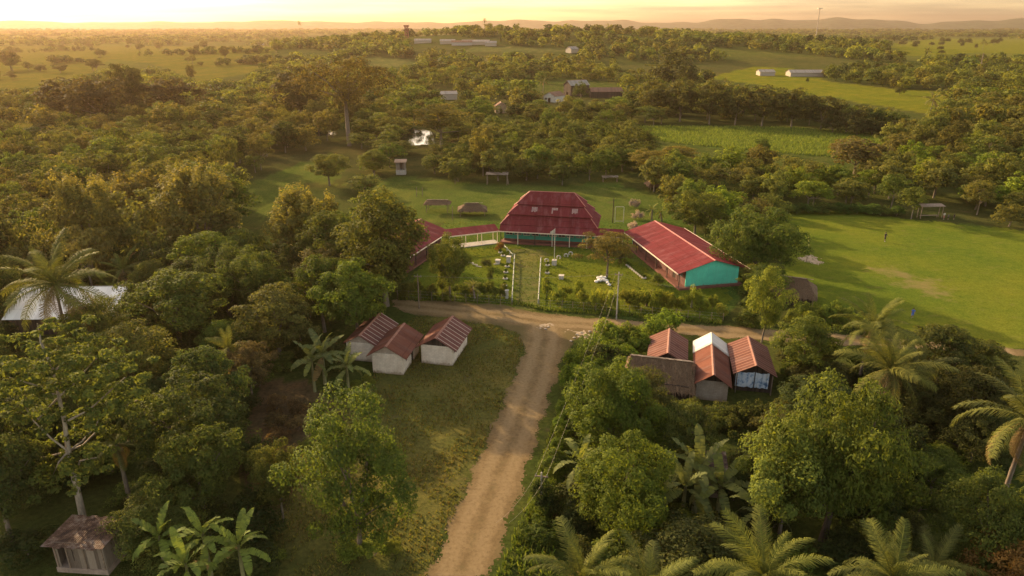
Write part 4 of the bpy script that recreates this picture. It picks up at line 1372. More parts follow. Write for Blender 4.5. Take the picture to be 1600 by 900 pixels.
TR = [
    # kind, name, label, cx, base, top, width, colour
    ('mango', 'mango_tree', 'rounded mango tree with bright lumpy crown in front of the thatched kitchen', 965, 715, 560, 175, G_MANGO),
    ('mango', 'mango_tree', 'rounded mango tree with yellow young leaves beside the roadside power pole', 970, 845, 686, 190, (0.066, 0.088, 0.016)),
    ('mango', 'mango_tree', 'largest dark mango tree below the tarpaulin house right of the road', 1285, 845, 585, 215, (0.058, 0.074, 0.016)),
    ('clumpy', 'leafy_tree', 'pale green tree with separate leafy clumps in front of the largest mango', 1215, 850, 668, 180, (0.085, 0.112, 0.03)),
    ('mango', 'mango_tree', 'broad mango tree in the bottom right corner', 1540, 930, 738, 175, (0.055, 0.072, 0.02)),
    ('broad', 'leafy_tree', 'feathery tree covering the right end of the zinc roofed house', 160, 585, 472, 95, (0.06, 0.072, 0.022)),
    ('broad', 'leafy_tree', 'low tree with orange brown leaves at the bottom right corner', 1560, 985, 850, 150, (0.12, 0.075, 0.03)),
    ('yard', 'leafy_tree', 'tall bright green tree standing alone in the yard left of the dirt road', 563, 866, 594, 222, (0.052, 0.074, 0.018)),
    ('broad', 'leafy_tree', 'small thin tree just left of the tall yard tree', 443, 815, 682, 85, (0.07, 0.078, 0.024)),
    ('oval', 'leafy_tree', 'very tall oval tree with dense dark crown hiding the left classroom', 604, 478, 284, 152, (0.062, 0.070, 0.020)),
    ('broad', 'leafy_tree', 'bright green spreading tree behind the three block houses', 560, 535, 402, 125, (0.066, 0.095, 0.02)),
    ('broad', 'leafy_tree', 'feathery light tree in the school garden beside the left classroom', 703, 470, 360, 78, (0.085, 0.10, 0.026)),
    ('umbrella', 'flame_tree', 'brownish flat layered tree on the lawn between hall and right classroom', 948, 434, 360, 100, (0.085, 0.075, 0.03)),
    ('mango', 'leafy_tree', 'big dense round tree behind the right end of the teal classroom', 1178, 432, 320, 132, (0.052, 0.074, 0.018)),
    ('broad', 'leafy_tree', 'lighter loose tree standing behind the right classroom roof', 1085, 372, 292, 95, (0.075, 0.09, 0.024)),
    ('clumpy', 'leafy_tree', 'light green small tree at the roadside between thatch hut and teal classroom', 1190, 535, 418, 80, (0.10, 0.125, 0.028)),
    ('plume', 'teak_tree', 'teak tree with pale flower plumes, leftmost of three on the left side', 146, 430, 262, 122, G_TEAK),
    ('plume', 'teak_tree', 'widest teak tree with pale flower plumes left of the back lawn', 322, 405, 250, 150, G_TEAK),
    ('plume', 'teak_tree', 'teak tree with tall yellow plumes beside the very tall oval tree', 480, 425, 286, 125, (0.09, 0.09, 0.03)),
    ('broad', 'leafy_tree', 'bright leafy tree below the middle teak tree', 345, 470, 358, 120, (0.066, 0.09, 0.02)),
    ('broad', 'leafy_tree', 'wide leafy tree right of the white zinc roofed house', 285, 545, 420, 170, (0.058, 0.076, 0.02)),
    ('broad', 'leafy_tree', 'dull green tree between the block houses and the zinc roofed house', 440, 565, 440, 145, (0.07, 0.075, 0.026)),
    ('broad', 'leafy_tree', 'dark broad tree just left of the reddish bare ground', 310, 745, 580, 190, (0.045, 0.06, 0.02)),
    ('broad', 'leafy_tree', 'small brown leaved tree above the reddish bare ground', 395, 625, 530, 84, (0.075, 0.062, 0.034)),
    ('broad', 'leafy_tree', 'tree at the left frame edge above the plank shed', 20, 850, 640, 170, (0.045, 0.058, 0.022)),
    ('broad', 'leafy_tree', 'dark tree at the left frame edge beside the zinc roofed house', 8, 520, 385, 80, (0.045, 0.055, 0.02)),
    ('umbrella', 'rain_tree', 'wide flat topped tree standing in front of the bright pond', 690, 236, 160, 125, (0.085, 0.078, 0.026)),
    ('broad', 'leafy_tree', 'huge dark crowned tree topping the dark grove by the left pasture', 205, 190, 93, 60, (0.045, 0.046, 0.022)),
    ('m_broad', 'leafy_tree', 'dark purple brown tree at the left of the dark grove', 110, 196, 118, 105, (0.050, 0.044, 0.022)),
    ('m_broad', 'leafy_tree', 'dark purple brown tree in the middle of the dark grove', 165, 200, 112, 120, (0.048, 0.042, 0.022)),
    ('m_broad', 'leafy_tree', 'dark purple brown tree at the right end of the dark grove', 265, 186, 115, 110, (0.046, 0.040, 0.022)),
    ('m_dome', 'leafy_tree', 'darkest round tree on the skyline side right of the far brown shed', 1050, 145, 79, 98, (0.040, 0.045, 0.02)),
    ('m_broad', 'leafy_tree', 'dark leafy tree left of the ceiba with purple shade', 470, 190, 100, 100, (0.050, 0.046, 0.022)),
    ('m_broad', 'leafy_tree', 'pale dry looking slim tree beyond the lawn behind the hall', 755, 275, 195, 42, (0.095, 0.088, 0.03)),
    ('broad', 'leafy_tree', 'bright tree on the back lawn left of the outhouse', 585, 275, 232, 60, (0.08, 0.092, 0.026)),
    ('broad', 'leafy_tree', 'thin leafy tree on the back lawn below the ceiba', 515, 290, 236, 66, (0.085, 0.095, 0.03)),
    ('m_dome', 'leafy_tree', 'small lone round tree on the back lawn behind the hall', 711, 288, 256, 24, (0.055, 0.065, 0.022)),
    ('umbrella', 'acacia_tree', 'golden topped spreading tree behind the grey thatched huts', 1010, 282, 232, 70, (0.10, 0.088, 0.03)),
    ('umbrella', 'acacia_tree', 'wide golden spreading tree right of the grey thatched huts', 1060, 272, 228, 90, (0.095, 0.085, 0.028)),
    ('m_dome', 'leafy_tree', 'dark domed tree at the near edge of the tall grass strip', 1000, 245, 194, 62, (0.055, 0.062, 0.02)),
    ('m_dome', 'leafy_tree', 'small deep green round tree standing in the tall grass', 1190, 240, 212, 32, (0.05, 0.072, 0.02)),
    ('m_broad', 'leafy_tree', 'dark dry tree standing at the right end of the tall grass', 1335, 272, 210, 105, (0.075, 0.064, 0.03)),
    ('m_dome', 'leafy_tree', 'rounded dark green tree between the dark barn and the long brown shed', 907, 154, 126, 26, (0.045, 0.062, 0.02)),
    ('m_broad', 'leafy_tree', 'lone bush like tree at the right end of the left pasture', 352, 92, 71, 22, (0.055, 0.055, 0.02)),
    ('m_broad', 'leafy_tree', 'slim tree on the grass right of the dark grove', 300, 128, 98, 18, (0.06, 0.06, 0.02)),
    ('m_dome', 'leafy_tree', 'round dark bushy tree right of the dark grove, nearer one of a pair', 342, 158, 128, 34, (0.055, 0.05, 0.02)),
    ('m_dome', 'leafy_tree', 'round dark bushy tree right of the dark grove, rightmost one of a pair', 375, 152, 132, 28, (0.055, 0.05, 0.02)),
    ('m_broad', 'leafy_tree', 'small tree standing alone on the left pasture near the frame edge', 95, 114, 98, 28, (0.055, 0.055, 0.02)),
    ('m_broad', 'leafy_tree', 'tree at the left frame edge on the left pasture', 18, 110, 76, 40, (0.06, 0.055, 0.022)),
    ('m_dome', 'leafy_tree', 'dark lone tree on the bright right pasture', 1405, 149, 132, 17, (0.05, 0.055, 0.02)),
    ('m_dome', 'leafy_tree', 'tiny round tree on the pasture near the white roofed shed', 1261, 129, 120, 7, (0.05, 0.065, 0.02)),
    ('broad', 'leafy_tree', 'dark tree below the sports field between the palms and the field', 1462, 610, 505, 130, (0.050, 0.058, 0.02)),
    ('broad', 'leafy_tree', 'low bushy dark tree at the right edge of the sports field', 1530, 600, 530, 80, (0.050, 0.060, 0.02)),
]
for a in TR:
    tree_at(a[0], a[1], a[2], 'tree', *a[3:8])
# the row of dark trees along the far side of the tall grass
for i, (x, base, top, w) in enumerate(((1020, 186, 125, 70), (1062, 190, 118, 72), (1108, 194, 122, 66), (1148, 195, 132, 60), (1190, 197, 130, 72), (1236, 200, 134, 70), (1282, 203, 146, 60), (1322, 206, 160, 60))):
    tree_at('m_broad', 'leafy_tree', 'dark tree in the thick row along the far side of the tall grass', 'tree', x, base, top, w, (0.052, 0.054, 0.022), 'dark trees along the tall grass')
for i, (x, base, top, w) in enumerate(((1338, 212, 180, 50), (1362, 213, 184, 48), (1388, 214, 186, 46), (1408, 214, 184, 40), (960, 196, 168, 60), (1300, 208, 178, 44))):
    tree_at('m_dome', 'dark_bush', 'dark low bush in the hedge at the end of the tall grass', 'bush', x, base, top, w, (0.042, 0.046, 0.02), 'dark hedge bushes along the tall grass')

# ceiba with the tall pale trunk
pc = at(546, 228)
ceiba = crown_proto(91, 44, 30, 13, 90, 70, .85, 'loose', 3.2, .6, .55, .4, .15, 14, .8, bark("ceiba_bark", (0.15, 0.115, 0.088)))
PROTO['ceiba'] = [ceiba]
hC = height_for(pc, 84)
plant('ceiba', 'ceiba_tree', 'giant ceiba tree with tall pale trunk left of the pond', 'tree', (pc.x, pc.y), 175 * depth(pc) / F, hC, (0.066, 0.056, 0.024), variant=0)
PLANTED.append((pc.x, pc.y, 6))


# the open, pale trunked tree on the left
def pale_tree():
    base = at(130, 818)
    top = height_for(base, 512)
    t = thing('cecropia_tree', 'open tree with bare pale trunk and forked limbs rising behind the plank shed', 'tree', (base.x, base.y, 0), 0)
    PLANTED.append((base.x, base.y, 3))
    k = depth(base) / F
    rng = np.random.default_rng(5)

    def pt(px, py, y=0.0):
        """a point above the root, read off the photo in the upright plane through the trunk"""
        b = Vector((base.x, base.y + y, 0))
        z = height_for(b, py)
        d = float(project(b.x, b.y, z)[2])
        return Vector(((px - 800) * d / F - base.x, y, z))
    main = [Vector((0, 0, -.3)), pt(128, 800), pt(117, 750), pt(107, 705), pt(101, 660, .4), pt(92, 620, .6), pt(84, 580, .7), pt(64, 535, .8), pt(58, 505, 1)]
    mb = MB()
    mb.tube(main, [.30, .27, .23, .20, .15, .13, .11, .08, .04], 9)
    br = [[main[3], pt(128, 690, 1), pt(150, 665, 1.6), pt(160, 640, 2)], [main[3], pt(80, 685, -1), pt(50, 655, -1.5), pt(36, 630, -2)], [main[3], pt(92, 722, -.8), pt(80, 748, -1.3)],
          [main[5], pt(60, 655, 1), pt(40, 620, 1.5)], [main[2], pt(125, 720, -1.6), pt(150, 715, -2.4)], [main[5], pt(115, 600, -1), pt(150, 560, -1.5)], [main[6], pt(110, 560, 1.5), pt(135, 545, 2)],
          [main[3], pt(130, 695, 2), pt(185, 640, 3), pt(215, 625, 3)], [main[3], pt(70, 715, 1), pt(20, 712, 1)], [main[4], pt(140, 640, -2), pt(195, 590, -3)], [main[5], pt(50, 600, -2), pt(15, 590, -3)]]
    for b_ in br:
        n = len(b_)
        mb.tube(b_, [.075 * (1 - i / n) + .015 for i in range(n)], 6)
    mb.build("trunk", PALE_BARK, t, True)
    C = []
    for b_ in br:
        for q in b_[-2:]:
            for _ in range(9):
                C.append(np.array(q) + rng.normal(0, (1.2, 1.2, 0.6), 3))
    for (x, y) in ((25, 560), (60, 545), (110, 520), (140, 560), (190, 600), (215, 640), (170, 620), (40, 610), (15, 660), (150, 590), (95, 545), (200, 570), (20, 620), (60, 580), (130, 610)):
        q = pt(x, y, rng.uniform(-2, 2))
        for _ in range(8):
            C.append(np.array(q) + rng.normal(0, (1.1, 1.2, 0.6), 3))
    C = np.array(C)
    r = rng.uniform(.4, .75, len(C))
    V, T = leaf_cloud(rng, C, np.stack([r, r, r * .4], -1), 46, .33, np.array((-1, 0, 9)), .6, .3, .55)
    c = obj("crown", new_mesh("crown", V, np.arange(len(V)).reshape(-1, 4), mats=[LEAF], tone=T), t)
    c.color = (0.07, 0.088, 0.026, 1)


pale_tree()


# ------------------------------------------------------------------ palms and bananas
PALM_LEAF = foliage("palm_leaves", 'object', 0.25)


def frond_mesh(seed, L=4.2, droop=1.0, n=60, wid=0.045, lmax=0.95, hang=.6):
    rng = np.random.default_rng(seed)
    s = np.linspace(0, 1, n)
    # rachis in the xz plane, bending down
    ang = -droop * s ** 1.4
    ds = L / (n - 1)
    x = np.concatenate([[0], np.cumsum(np.cos(ang[:-1]) * ds)]); z = np.concatenate([[0], np.cumsum(np.sin(ang[:-1]) * ds)])
    V, Q, T = [], [], []
    mb = MB()
    step = 5
    mb.tube([(x[i], 0, z[i]) for i in range(0, n, step)] + [(x[-1], 0, z[-1])], [0.055 * (1 - i / n) + .008 for i in range(0, n, step)] + [.006], 4)
    V += [tuple(v) for v in mb.v]; Q += [tuple(f) for f in mb.f if len(f) == 4]; T += [.75] * len(Q)
    for i in range(4, n):
        for sd in (-1, 1):
            l = lmax * math.sin(math.pi * (0.12 + 0.80 * s[i])) ** .7 * rng.uniform(.85, 1.12)
            a = ang[i]
            fw = np.array((math.cos(a), 0, math.sin(a)))
            up = np.array((-math.sin(a), 0, math.cos(a)))
            side = np.array((0, sd, 0))
            lean = rng.uniform(.45, .75)
            d1 = nrm(side * 1.0 + fw * lean + up * rng.uniform(-.1, .3))
            d2 = nrm(side * .7 + fw * lean + np.array((0, 0, -hang * 1.6 - rng.uniform(0, .4))))
            p0 = np.array((x[i], 0, z[i])); p1 = p0 + d1 * l * .5; p2 = p1 + d2 * l * .5
            wv = fw * wid * rng.uniform(.8, 1.2) * .5
            o = len(V)
            V += [tuple(p0 - wv), tuple(p0 + wv), tuple(p1 + wv), tuple(p1 - wv), tuple(p2 + wv * .25), tuple(p2 - wv * .25)]
            Q += [(o, o + 1, o + 2, o + 3), (o + 3, o + 2, o + 4, o + 5)]
            tn_ = rng.uniform(.25, .85)
            T += [tn_, tn_]
    return new_mesh("frond", V, Q, mats=[PALM_LEAF], tone=T)


FROND = [frond_mesh(1, droop=.75), frond_mesh(2, droop=1.15), frond_mesh(3, droop=1.5, hang=.8), frond_mesh(4, droop=1.0)]
FROND_S = [frond_mesh(7, L=4.2, droop=1.1, n=20, wid=.22, lmax=.9), frond_mesh(8, L=4.2, droop=1.4, n=20, wid=.22, lmax=.9)]


def palm(name, label, p, h, frond_len, n=20, color=(0.085, 0.095, 0.026), group=None, seed=0, lean=None, low=False, up=0.0):
    r = random.Random(seed)
    t = thing(name, label, 'palm', (p[0], p[1], float(terrain(p[0], p[1]))), r.uniform(0, 6.28), group)
    lx, ly = lean or (r.uniform(-.5, .5), r.uniform(-.5, .5))
    if h > .4:
        mb = MB()
        k = 10
        mb.tube([(lx * (i / k) ** 2, ly * (i / k) ** 2, -.3 + (h + .3) * i / k) for i in range(k + 1)], [.20 - .07 * i / k + (.015 if i % 2 else 0) + (.1 if i == 0 else 0) for i in range(k + 1)], 8)
        mb.tube([(lx, ly, h - .05), (lx, ly, h + .35)], [.18, .10], 7)
        mb.build("trunk", BARK, t, True)
    fs = FROND_S if low else FROND
    for i in range(n):
        f = i / (n - 1)
        el = R(84 - 108 * f ** 0.95 + up + r.uniform(-7, 7))
        az = i * 2.39996 + r.uniform(-.2, .2)
        m = fs[0] if low and f < .5 else fs[1] if low else (FROND[0] if f < .25 else FROND[3] if f < .45 else FROND[1] if f < .75 else FROND[2])
        fr = obj("frond", m, t)
        sc = frond_len / 4.2 * r.uniform(.85, 1.1) * (.8 if f < .1 else 1)
        fr.matrix_basis = Matrix.Translation((lx, ly, h + .15)) @ Matrix.Rotation(az, 4, 'Z') @ Matrix.Rotation(-el, 4, 'Y') @ Matrix.Rotation(r.uniform(-.7, .7), 4, 'X') @ Matrix.Scale(sc, 4)
        old = f > .85
        j = r.uniform(.85, 1.15)
        c = (0.10, 0.078, 0.038) if old and r.random() < .5 else color
        fr.color = (c[0] * j, c[1] * j, c[2], 1)
    if not low and h > 3:
        nuts = MB()
        for k in range(9):
            a = k * 2.4
            lump(nuts, (lx + .32 * math.cos(a), ly + .32 * math.sin(a), h - .12 - .12 * (k % 3)), .15, k, 1.15, 6)
        nuts.build("coconut_bunch", plain("coconut_husk", (0.16, 0.12, 0.045), .7, .3, 3), t, True)
        for k in range(4):
            fr = obj("dead_frond", FROND[2], t)
            fr.matrix_basis = Matrix.Translation((lx, ly, h)) @ Matrix.Rotation(k * 1.7 + r.uniform(0, 1), 4, 'Z') @ Matrix.Rotation(R(r.uniform(35, 60)), 4, 'Y') @ Matrix.Scale(frond_len / 4.2 * r.uniform(.6, .85), 4)
            fr.color = (0.085, 0.062, 0.036, 1)
    PLANTED.append((p[0], p[1], 1.6))
    return t


def palm_at(label, cx, base, crown_y, frond_px, n=20, color=(0.085, 0.095, 0.026), seed=0, name='coconut_palm', low=False, group=None, up=0.0, lean=None):
    p = at(cx, base); h = height_for(p, crown_y); d = float(project(p.x, p.y, h)[2])
    return palm(name, label, (p.x, p.y), max(h, .3), frond_px * d / F, n, color, group, seed, lean, low, up)


palm_at('tall coconut palm in front of the white zinc roofed house', 116, 575, 447, 92, 24, (0.066, 0.074, 0.025), 1, lean=(0.1, 0))
palm_at('coconut palm at the near left corner of the sports field', 1338, 612, 512, 72, 20, (0.066, 0.076, 0.022), 2)
palm_at('coconut palm with brown hanging fronds in front of the field corner palm', 1372, 665, 580, 86, 22, (0.072, 0.078, 0.025), 3)
palm_at('coconut palm at the right frame edge', 1560, 800, 655, 118, 22, (0.062, 0.07, 0.025), 4)
palm_at('coconut palm at the bottom edge, nearest the dirt road', 905, 1010, 905, 104, 24, (0.064, 0.074, 0.022), 5)
palm_at('coconut palm at the bottom edge beside the one nearest the road', 1000, 1030, 925, 96, 22, (0.056, 0.066, 0.022), 6)
palm_at('coconut palm at the bottom edge below the pale clumpy tree', 1170, 1025, 898, 112, 24, (0.066, 0.076, 0.022), 7)
palm_at('rightmost coconut palm along the bottom edge', 1360, 1035, 915, 104, 23, (0.06, 0.07, 0.022), 8)
palm_at('young palm rising between the zinc roofed house and the wide leafy tree', 172, 575, 520, 62, 12, (0.09, 0.095, 0.03), 9, up=8)
palm_at('small bright palm behind the bright spreading tree', 462, 500, 462, 34, 14, (0.10, 0.11, 0.028), 10)
palm_at('slender palm left of the small brown leaved tree', 372, 610, 545, 44, 13, (0.095, 0.10, 0.028), 11)
palm_at('dark palm among the trees left of the middle teak', 205, 470, 424, 40, 14, (0.06, 0.07, 0.022), 12)
palm_at('dark palm deep in the shade left of the bananas', 205, 790, 700, 55, 14, (0.04, 0.052, 0.02), 13)
palm_at('dark shaded palm behind the brown fronded one at right', 1420, 650, 590, 64, 14, (0.05, 0.055, 0.024), 14)
palm_at('palm crown at the bottom right beside the corner mango', 1455, 960, 895, 75, 14, (0.08, 0.085, 0.03), 15)
for i, (x, b, c, f) in enumerate(((1018, 346, 331, 14), (1034, 346, 334, 11))):
    palm_at('little feathery palm on the lawn behind the right classroom', x, b, c, f, 9, (0.10, 0.11, 0.03), 30 + i, low=True, group='little palms behind the right classroom')
for i, (x, b, c, f, lab) in enumerate(((742, 470, 452, 17, 'small palm with sunlit fronds behind the school fence, left of the path'), (1010, 478, 462, 13, 'small spiky palm in the hedge right of the path'))):
    palm_at(lab, x, b, c, f, 11, (0.11, 0.11, 0.035), 40 + i, low=True, name='small_palm')
for i, (x, b, c, f, lab) in enumerate(((1450, 192, 156, 17, 'lone tall palm at the right end of the bright pasture'), (1384, 196, 178, 17, 'dark squat palm beside the end of the hedge'), (1448, 92, 80, 9, 'far palm at the edge of the far right pasture'),
                                      (1132, 145, 128, 10, 'palm crown poking out of the dark row at right'), (672, 152, 138, 11, 'bright palm left of the low pale house'), (848, 152, 128, 9, 'palm beside the white gabled house'),
                                      (470, 62, 36, 5, 'tallest far palm breaking the skyline left of centre'), (757, 58, 32, 5, 'tufted far palm breaking the skyline at centre'), (1535, 78, 66, 8, 'far palm right of the far pasture'))):
    palm_at(lab, x, b, c, f, 12, (0.08, 0.08, 0.028), 50 + i, low=True, name='far_palm')

# bananas
BAN_LEAF = foliage("banana_leaves", 'object', 0.35)
BAN_STEM = plain("banana_stem", (0.16, 0.15, 0.06), .7, .3, 3)


def banana_leaf(seed, L=2.3, w=.52, droop=1.5):
    rng = np.random.default_rng(seed)
    n = 16
    s = np.linspace(0, 1, n + 1)
    ang = 0.35 - droop * s ** 1.3
    ds = L / n
    x = np.concatenate([[0], np.cumsum(np.cos(ang[:-1]) * ds)]); z = np.concatenate([[0], np.cumsum(np.sin(ang[:-1]) * ds)])
    V, Q, T = [], [], []
    for i in range(n):
        for sd in (-1, 1):
            if s[i] < .1:
                w0 = w1 = .04
            else:
                g = lambda q: w * .5 * max(0.05, math.sin(math.pi * min(1, (q - .08) / .95)) ** .55) if q < .99 else .03
                w0, w1 = g(s[i]), g(s[i + 1])
            tear = rng.uniform(0, .12) if rng.random() < .5 else 0
            dn = rng.uniform(-.02, .10)
            o = len(V)
            V += [(x[i], 0, z[i]), (x[i + 1], 0, z[i + 1]), (x[i + 1] - tear * .3, sd * w1, z[i + 1] + .10 - dn - w1 * .25), (x[i] + tear * .4, sd * w0, z[i] + .10 - dn - w0 * .25)]
            Q.append((o, o + 1, o + 2, o + 3)); T.append(rng.uniform(.35, .75))
    return new_mesh("leaf", V, Q, mats=[BAN_LEAF], tone=T)


BLEAF = [banana_leaf(1), banana_leaf(2, droop=1.9), banana_leaf(3, droop=1.0)]


def banana(label, p, h, sc=1.0, n=12, color=(0.095, 0.125, 0.035), group=None, seed=0):
    r = random.Random(seed)
    t = thing('banana_plant', label, 'banana plant', (p.x, p.y, 0), r.uniform(0, 6.28), group)
    m = MB(); m.tube([(0, 0, -.2), (.02, .03, h * .6), (.05, .02, h)], [.15 * sc, .12 * sc, .07 * sc], 8); m.build("stem", BAN_STEM, t, True)
    for i in range(n):
        f = i / max(1, n - 1)
        lf = obj("leaf", BLEAF[2] if f < .3 else BLEAF[i % 2], t)
        lf.matrix_basis = Matrix.Translation((.05, .02, h * (1 - .12 * f))) @ Matrix.Rotation(i * 2.4 + r.uniform(-.3, .3), 4, 'Z') @ Matrix.Rotation(-R(60 - 82 * f + r.uniform(-10, 10)), 4, 'Y') @ Matrix.Rotation(r.uniform(-.4, .4), 4, 'X') @ Matrix.Scale(sc * r.uniform(.85, 1.15), 4)
        j = r.uniform(.8, 1.15)
        c = (0.15, 0.11, .055) if f > .88 and r.random() < .4 else color
        lf.color = (c[0] * j, c[1] * j, c[2], 1)
    PLANTED.append((p.x, p.y, 1.2))


def banana_at(label, x, base, crown, sc, seed, color=(0.095, 0.125, 0.035), group=None, n=12):
    p = at(x, base); sc *= 1.2
    banana(label, p, max(.8, height_for(p, crown)), sc, n, color, group, seed)


for i, (x, b, c, s, lab) in enumerate(((262, 905, 838, .92, 'banana plant at the bottom left, leftmost of the broad leaved clump'), (335, 925, 832, 1.0, 'tallest banana plant in the bottom left clump, its leaves arching widely'),
                                      (385, 930, 852, .95, 'rightmost banana plant of the bottom left clump'), (305, 960, 880, .9, 'low banana plant at the very bottom of the left clump'),
                                      (508, 600, 552, 1.15, 'banana plant left of the front block house'), (545, 615, 572, 1.0, 'short banana plant in front of the backmost block house'), (492, 612, 560, 1.0, 'banana plant with split leaves beside the bright palm'),
                                      (1085, 800, 738, 1.5, 'banana plant between the two mango trees and the small tin shed'), (1065, 820, 760, 1.2, 'banana plant touching the yellow leaved mango'), (1120, 815, 758, 1.2, 'banana plant under the small tin shed'),
                                      (1180, 850, 800, 1.0, 'shaded banana plant below the pale clumpy tree'), (905, 790, 720, 1.0, 'banana plant at the roadside just behind the power pole'),
                                      (225, 420, 388, 1.4, 'far banana plant left of the middle teak tree'), (255, 425, 392, 1.4, 'far banana plant below the middle teak tree'), (282, 425, 396, 1.4, 'far banana plant at the foot of the widest teak'),
                                      (960, 660, 634, 1.0, 'banana leaves behind the front mango'))):
    banana_at(lab, x, b, c, s, 100 + i, (0.10, 0.13, 0.035) if i < 4 else (0.085, 0.10, 0.04))


# ------------------------------------------------------------------ shrubs and hedges placed by hand
def shrub_at(label, x, base, wpx, hpx, color, group=None, name='shrub', kind='shrub'):
    p = at(x, base); d = depth(p)
    w = wpx * d / F
    PLANTED.append((p.x, p.y, w * .4))
    return plant(kind, name, label, 'bush', (p.x, p.y), w, hpx * d / F / .9, color, group)


G_HEDGE = (0.125, 0.145, 0.03)
r_ = random.Random(12)
for i, (x, b, w, h_) in enumerate(((925, 560, 60, 40), (950, 545, 62, 48), (900, 580, 50, 36), (985, 548, 58, 45), (1020, 535, 56, 45), (1000, 560, 50, 40), (960, 575, 60, 46), (1045, 520, 44, 40), (930, 590, 56, 40), (890, 605, 44, 40), (985, 580, 52, 36), (912, 612, 50, 42))):
    shrub_at('bright green roadside bush in the thick bank at the junction, left of the tin roofs', x, b, w, h_, (0.082, 0.12, 0.022), 'bushes on the bank at the junction')
for i in range(16):
    f = i / 15
    x, y = 905 - 62 * f + r_.uniform(-5, 5), 590 + 225 * f
    shrub_at('low leafy shrub in the verge along the right side of the dirt road', x, y, 32 + 10 * f, 24 + 10 * f, (0.066, 0.098, 0.02), 'verge shrubs along the dirt road')
for i in range(20):
    x = 858 + i * 14 + r_.uniform(-5, 5)
    shrub_at('yellow green bush in the hedge along the school fence right of the path', x, 478 + (x - 850) * .085 - r_.uniform(0, 16), r_.uniform(20, 32), r_.uniform(22, 40), G_HEDGE, 'hedge bushes right of the path')
for i in range(13):
    x = 640 + i * 12 + r_.uniform(-4, 4)
    shrub_at('dark shaded bush behind the wire fence left of the path', x, 466 + r_.uniform(-10, 4), r_.uniform(20, 30), r_.uniform(14, 24), (0.07, 0.085, 0.024), 'bushes behind the fence left of the path')
shrub_at('clipped oval topiary bush on the garden lawn left of the path', 766, 440, 15, 24, (0.045, 0.06, 0.02), name='topiary_bush')
shrub_at('dark spiky cycad tuft beside the white edging on the garden lawn', 761, 418, 20, 16, (0.05, 0.055, 0.022), name='cycad')
shrub_at('reddish croton bush at the left end of the hall veranda', 781, 392, 17, 14, (0.14, 0.075, 0.03), name='croton_bush')
shrub_at('rounded green shrub beside the near corner of the teal classroom', 1028, 446, 26, 20, (0.07, 0.09, 0.025))
shrub_at('small bush behind the mound of white rocks', 968, 412, 22, 22, (0.085, 0.075, 0.03))
for i, (x, y) in enumerate(((992, 325), (997, 343), (990, 360))):
    shrub_at('pale bleached dry bush standing behind the near end of the right classroom', x, y, 20, 15, (0.20, 0.165, 0.215), 'pale dry bushes behind the right classroom', name='dry_bush')
for i, (x, y) in enumerate(((1215, 440), (1205, 428))):
    shrub_at('pale flowering bush under the big dense round tree', x, y, 20, 15, (0.18, 0.155, 0.18), 'pale bushes under the round tree', name='dry_bush')
for i in range(11):
    x = 1225 + i * 17 + r_.uniform(-6, 6)
    shrub_at('green undergrowth bush along the far side of the sports field', x, 333 + max(0, x - 1330) * .06, 34, 16, (0.05, 0.078, 0.022), 'undergrowth along the sports field')
for i in range(9):
    shrub_at('light green bush between the thatch hut and the palms', 1235 + i * 14 + r_.uniform(-5, 5), 505 + r_.uniform(-8, 22), 34, 32, (0.085, 0.11, 0.026), 'bushes below the thatch hut')
for i in range(10):
    shrub_at('scrubby bush in front of the tin roofed houses', 1085 + i * 15 + r_.uniform(-5, 5), 660 + r_.uniform(-8, 20), 40, 34, (0.06, 0.066, 0.024), 'scrub in front of the tin roofed houses')
for i in range(14):
    shrub_at('brownish dry bush on the bare reddish ground under the small brown leaved tree', 395 + r_.uniform(0, 85), 640 + i * 12 + r_.uniform(-6, 6), 40, 26, (0.085, 0.062, 0.036), 'dry bushes on the reddish ground', name='dry_bush')
for cx_, cy_, n_ in ((20, 84, 5), (90, 78, 6), (60, 112, 4), (150, 92, 3), (215, 78, 7), (330, 76, 6), (395, 84, 5), (300, 100, 3), (410, 100, 6), (8, 128, 4), (265, 84, 2), (130, 110, 2)):
    for i in range(n_):
        x = cx_ + r_.gauss(0, 20); y = min(124, max(74, cy_ + r_.gauss(0, 2.2)))
        q_ = r_.uniform(6, 24) * (y - 30) / 70
        shrub_at('dark scattered bush on the hazy pasture at the upper left', x, y, q_, q_ * r_.uniform(.45, .95), (0.06, 0.062, 0.022), 'bushes scattered over the left pasture', name='pasture_bush', kind=r_.choice(('m_dome', 'm_broad', 'm_umbrella')))
for i in range(16):
    x = r_.uniform(1400, 1600); y = r_.uniform(66, 84)
    shrub_at('dark scattered bush on the far pasture at the upper right', x, y, r_.uniform(7, 15), r_.uniform(5, 9), (0.05, 0.052, 0.02), 'bushes scattered over the far right pasture', name='pasture_bush', kind='m_dome')
for i, (x, y, w, h_) in enumerate(((585, 868, 60, 34), (545, 872, 52, 30), (615, 862, 36, 22), (575, 602, 26, 16), (556, 610, 24, 18), (430, 880, 40, 26), (480, 700, 30, 16), (500, 640, 26, 12))):
    shrub_at('small low bush on the rough grass of the yard', x, y, w, h_, (0.10, 0.12, 0.025), 'low bushes on the yard')


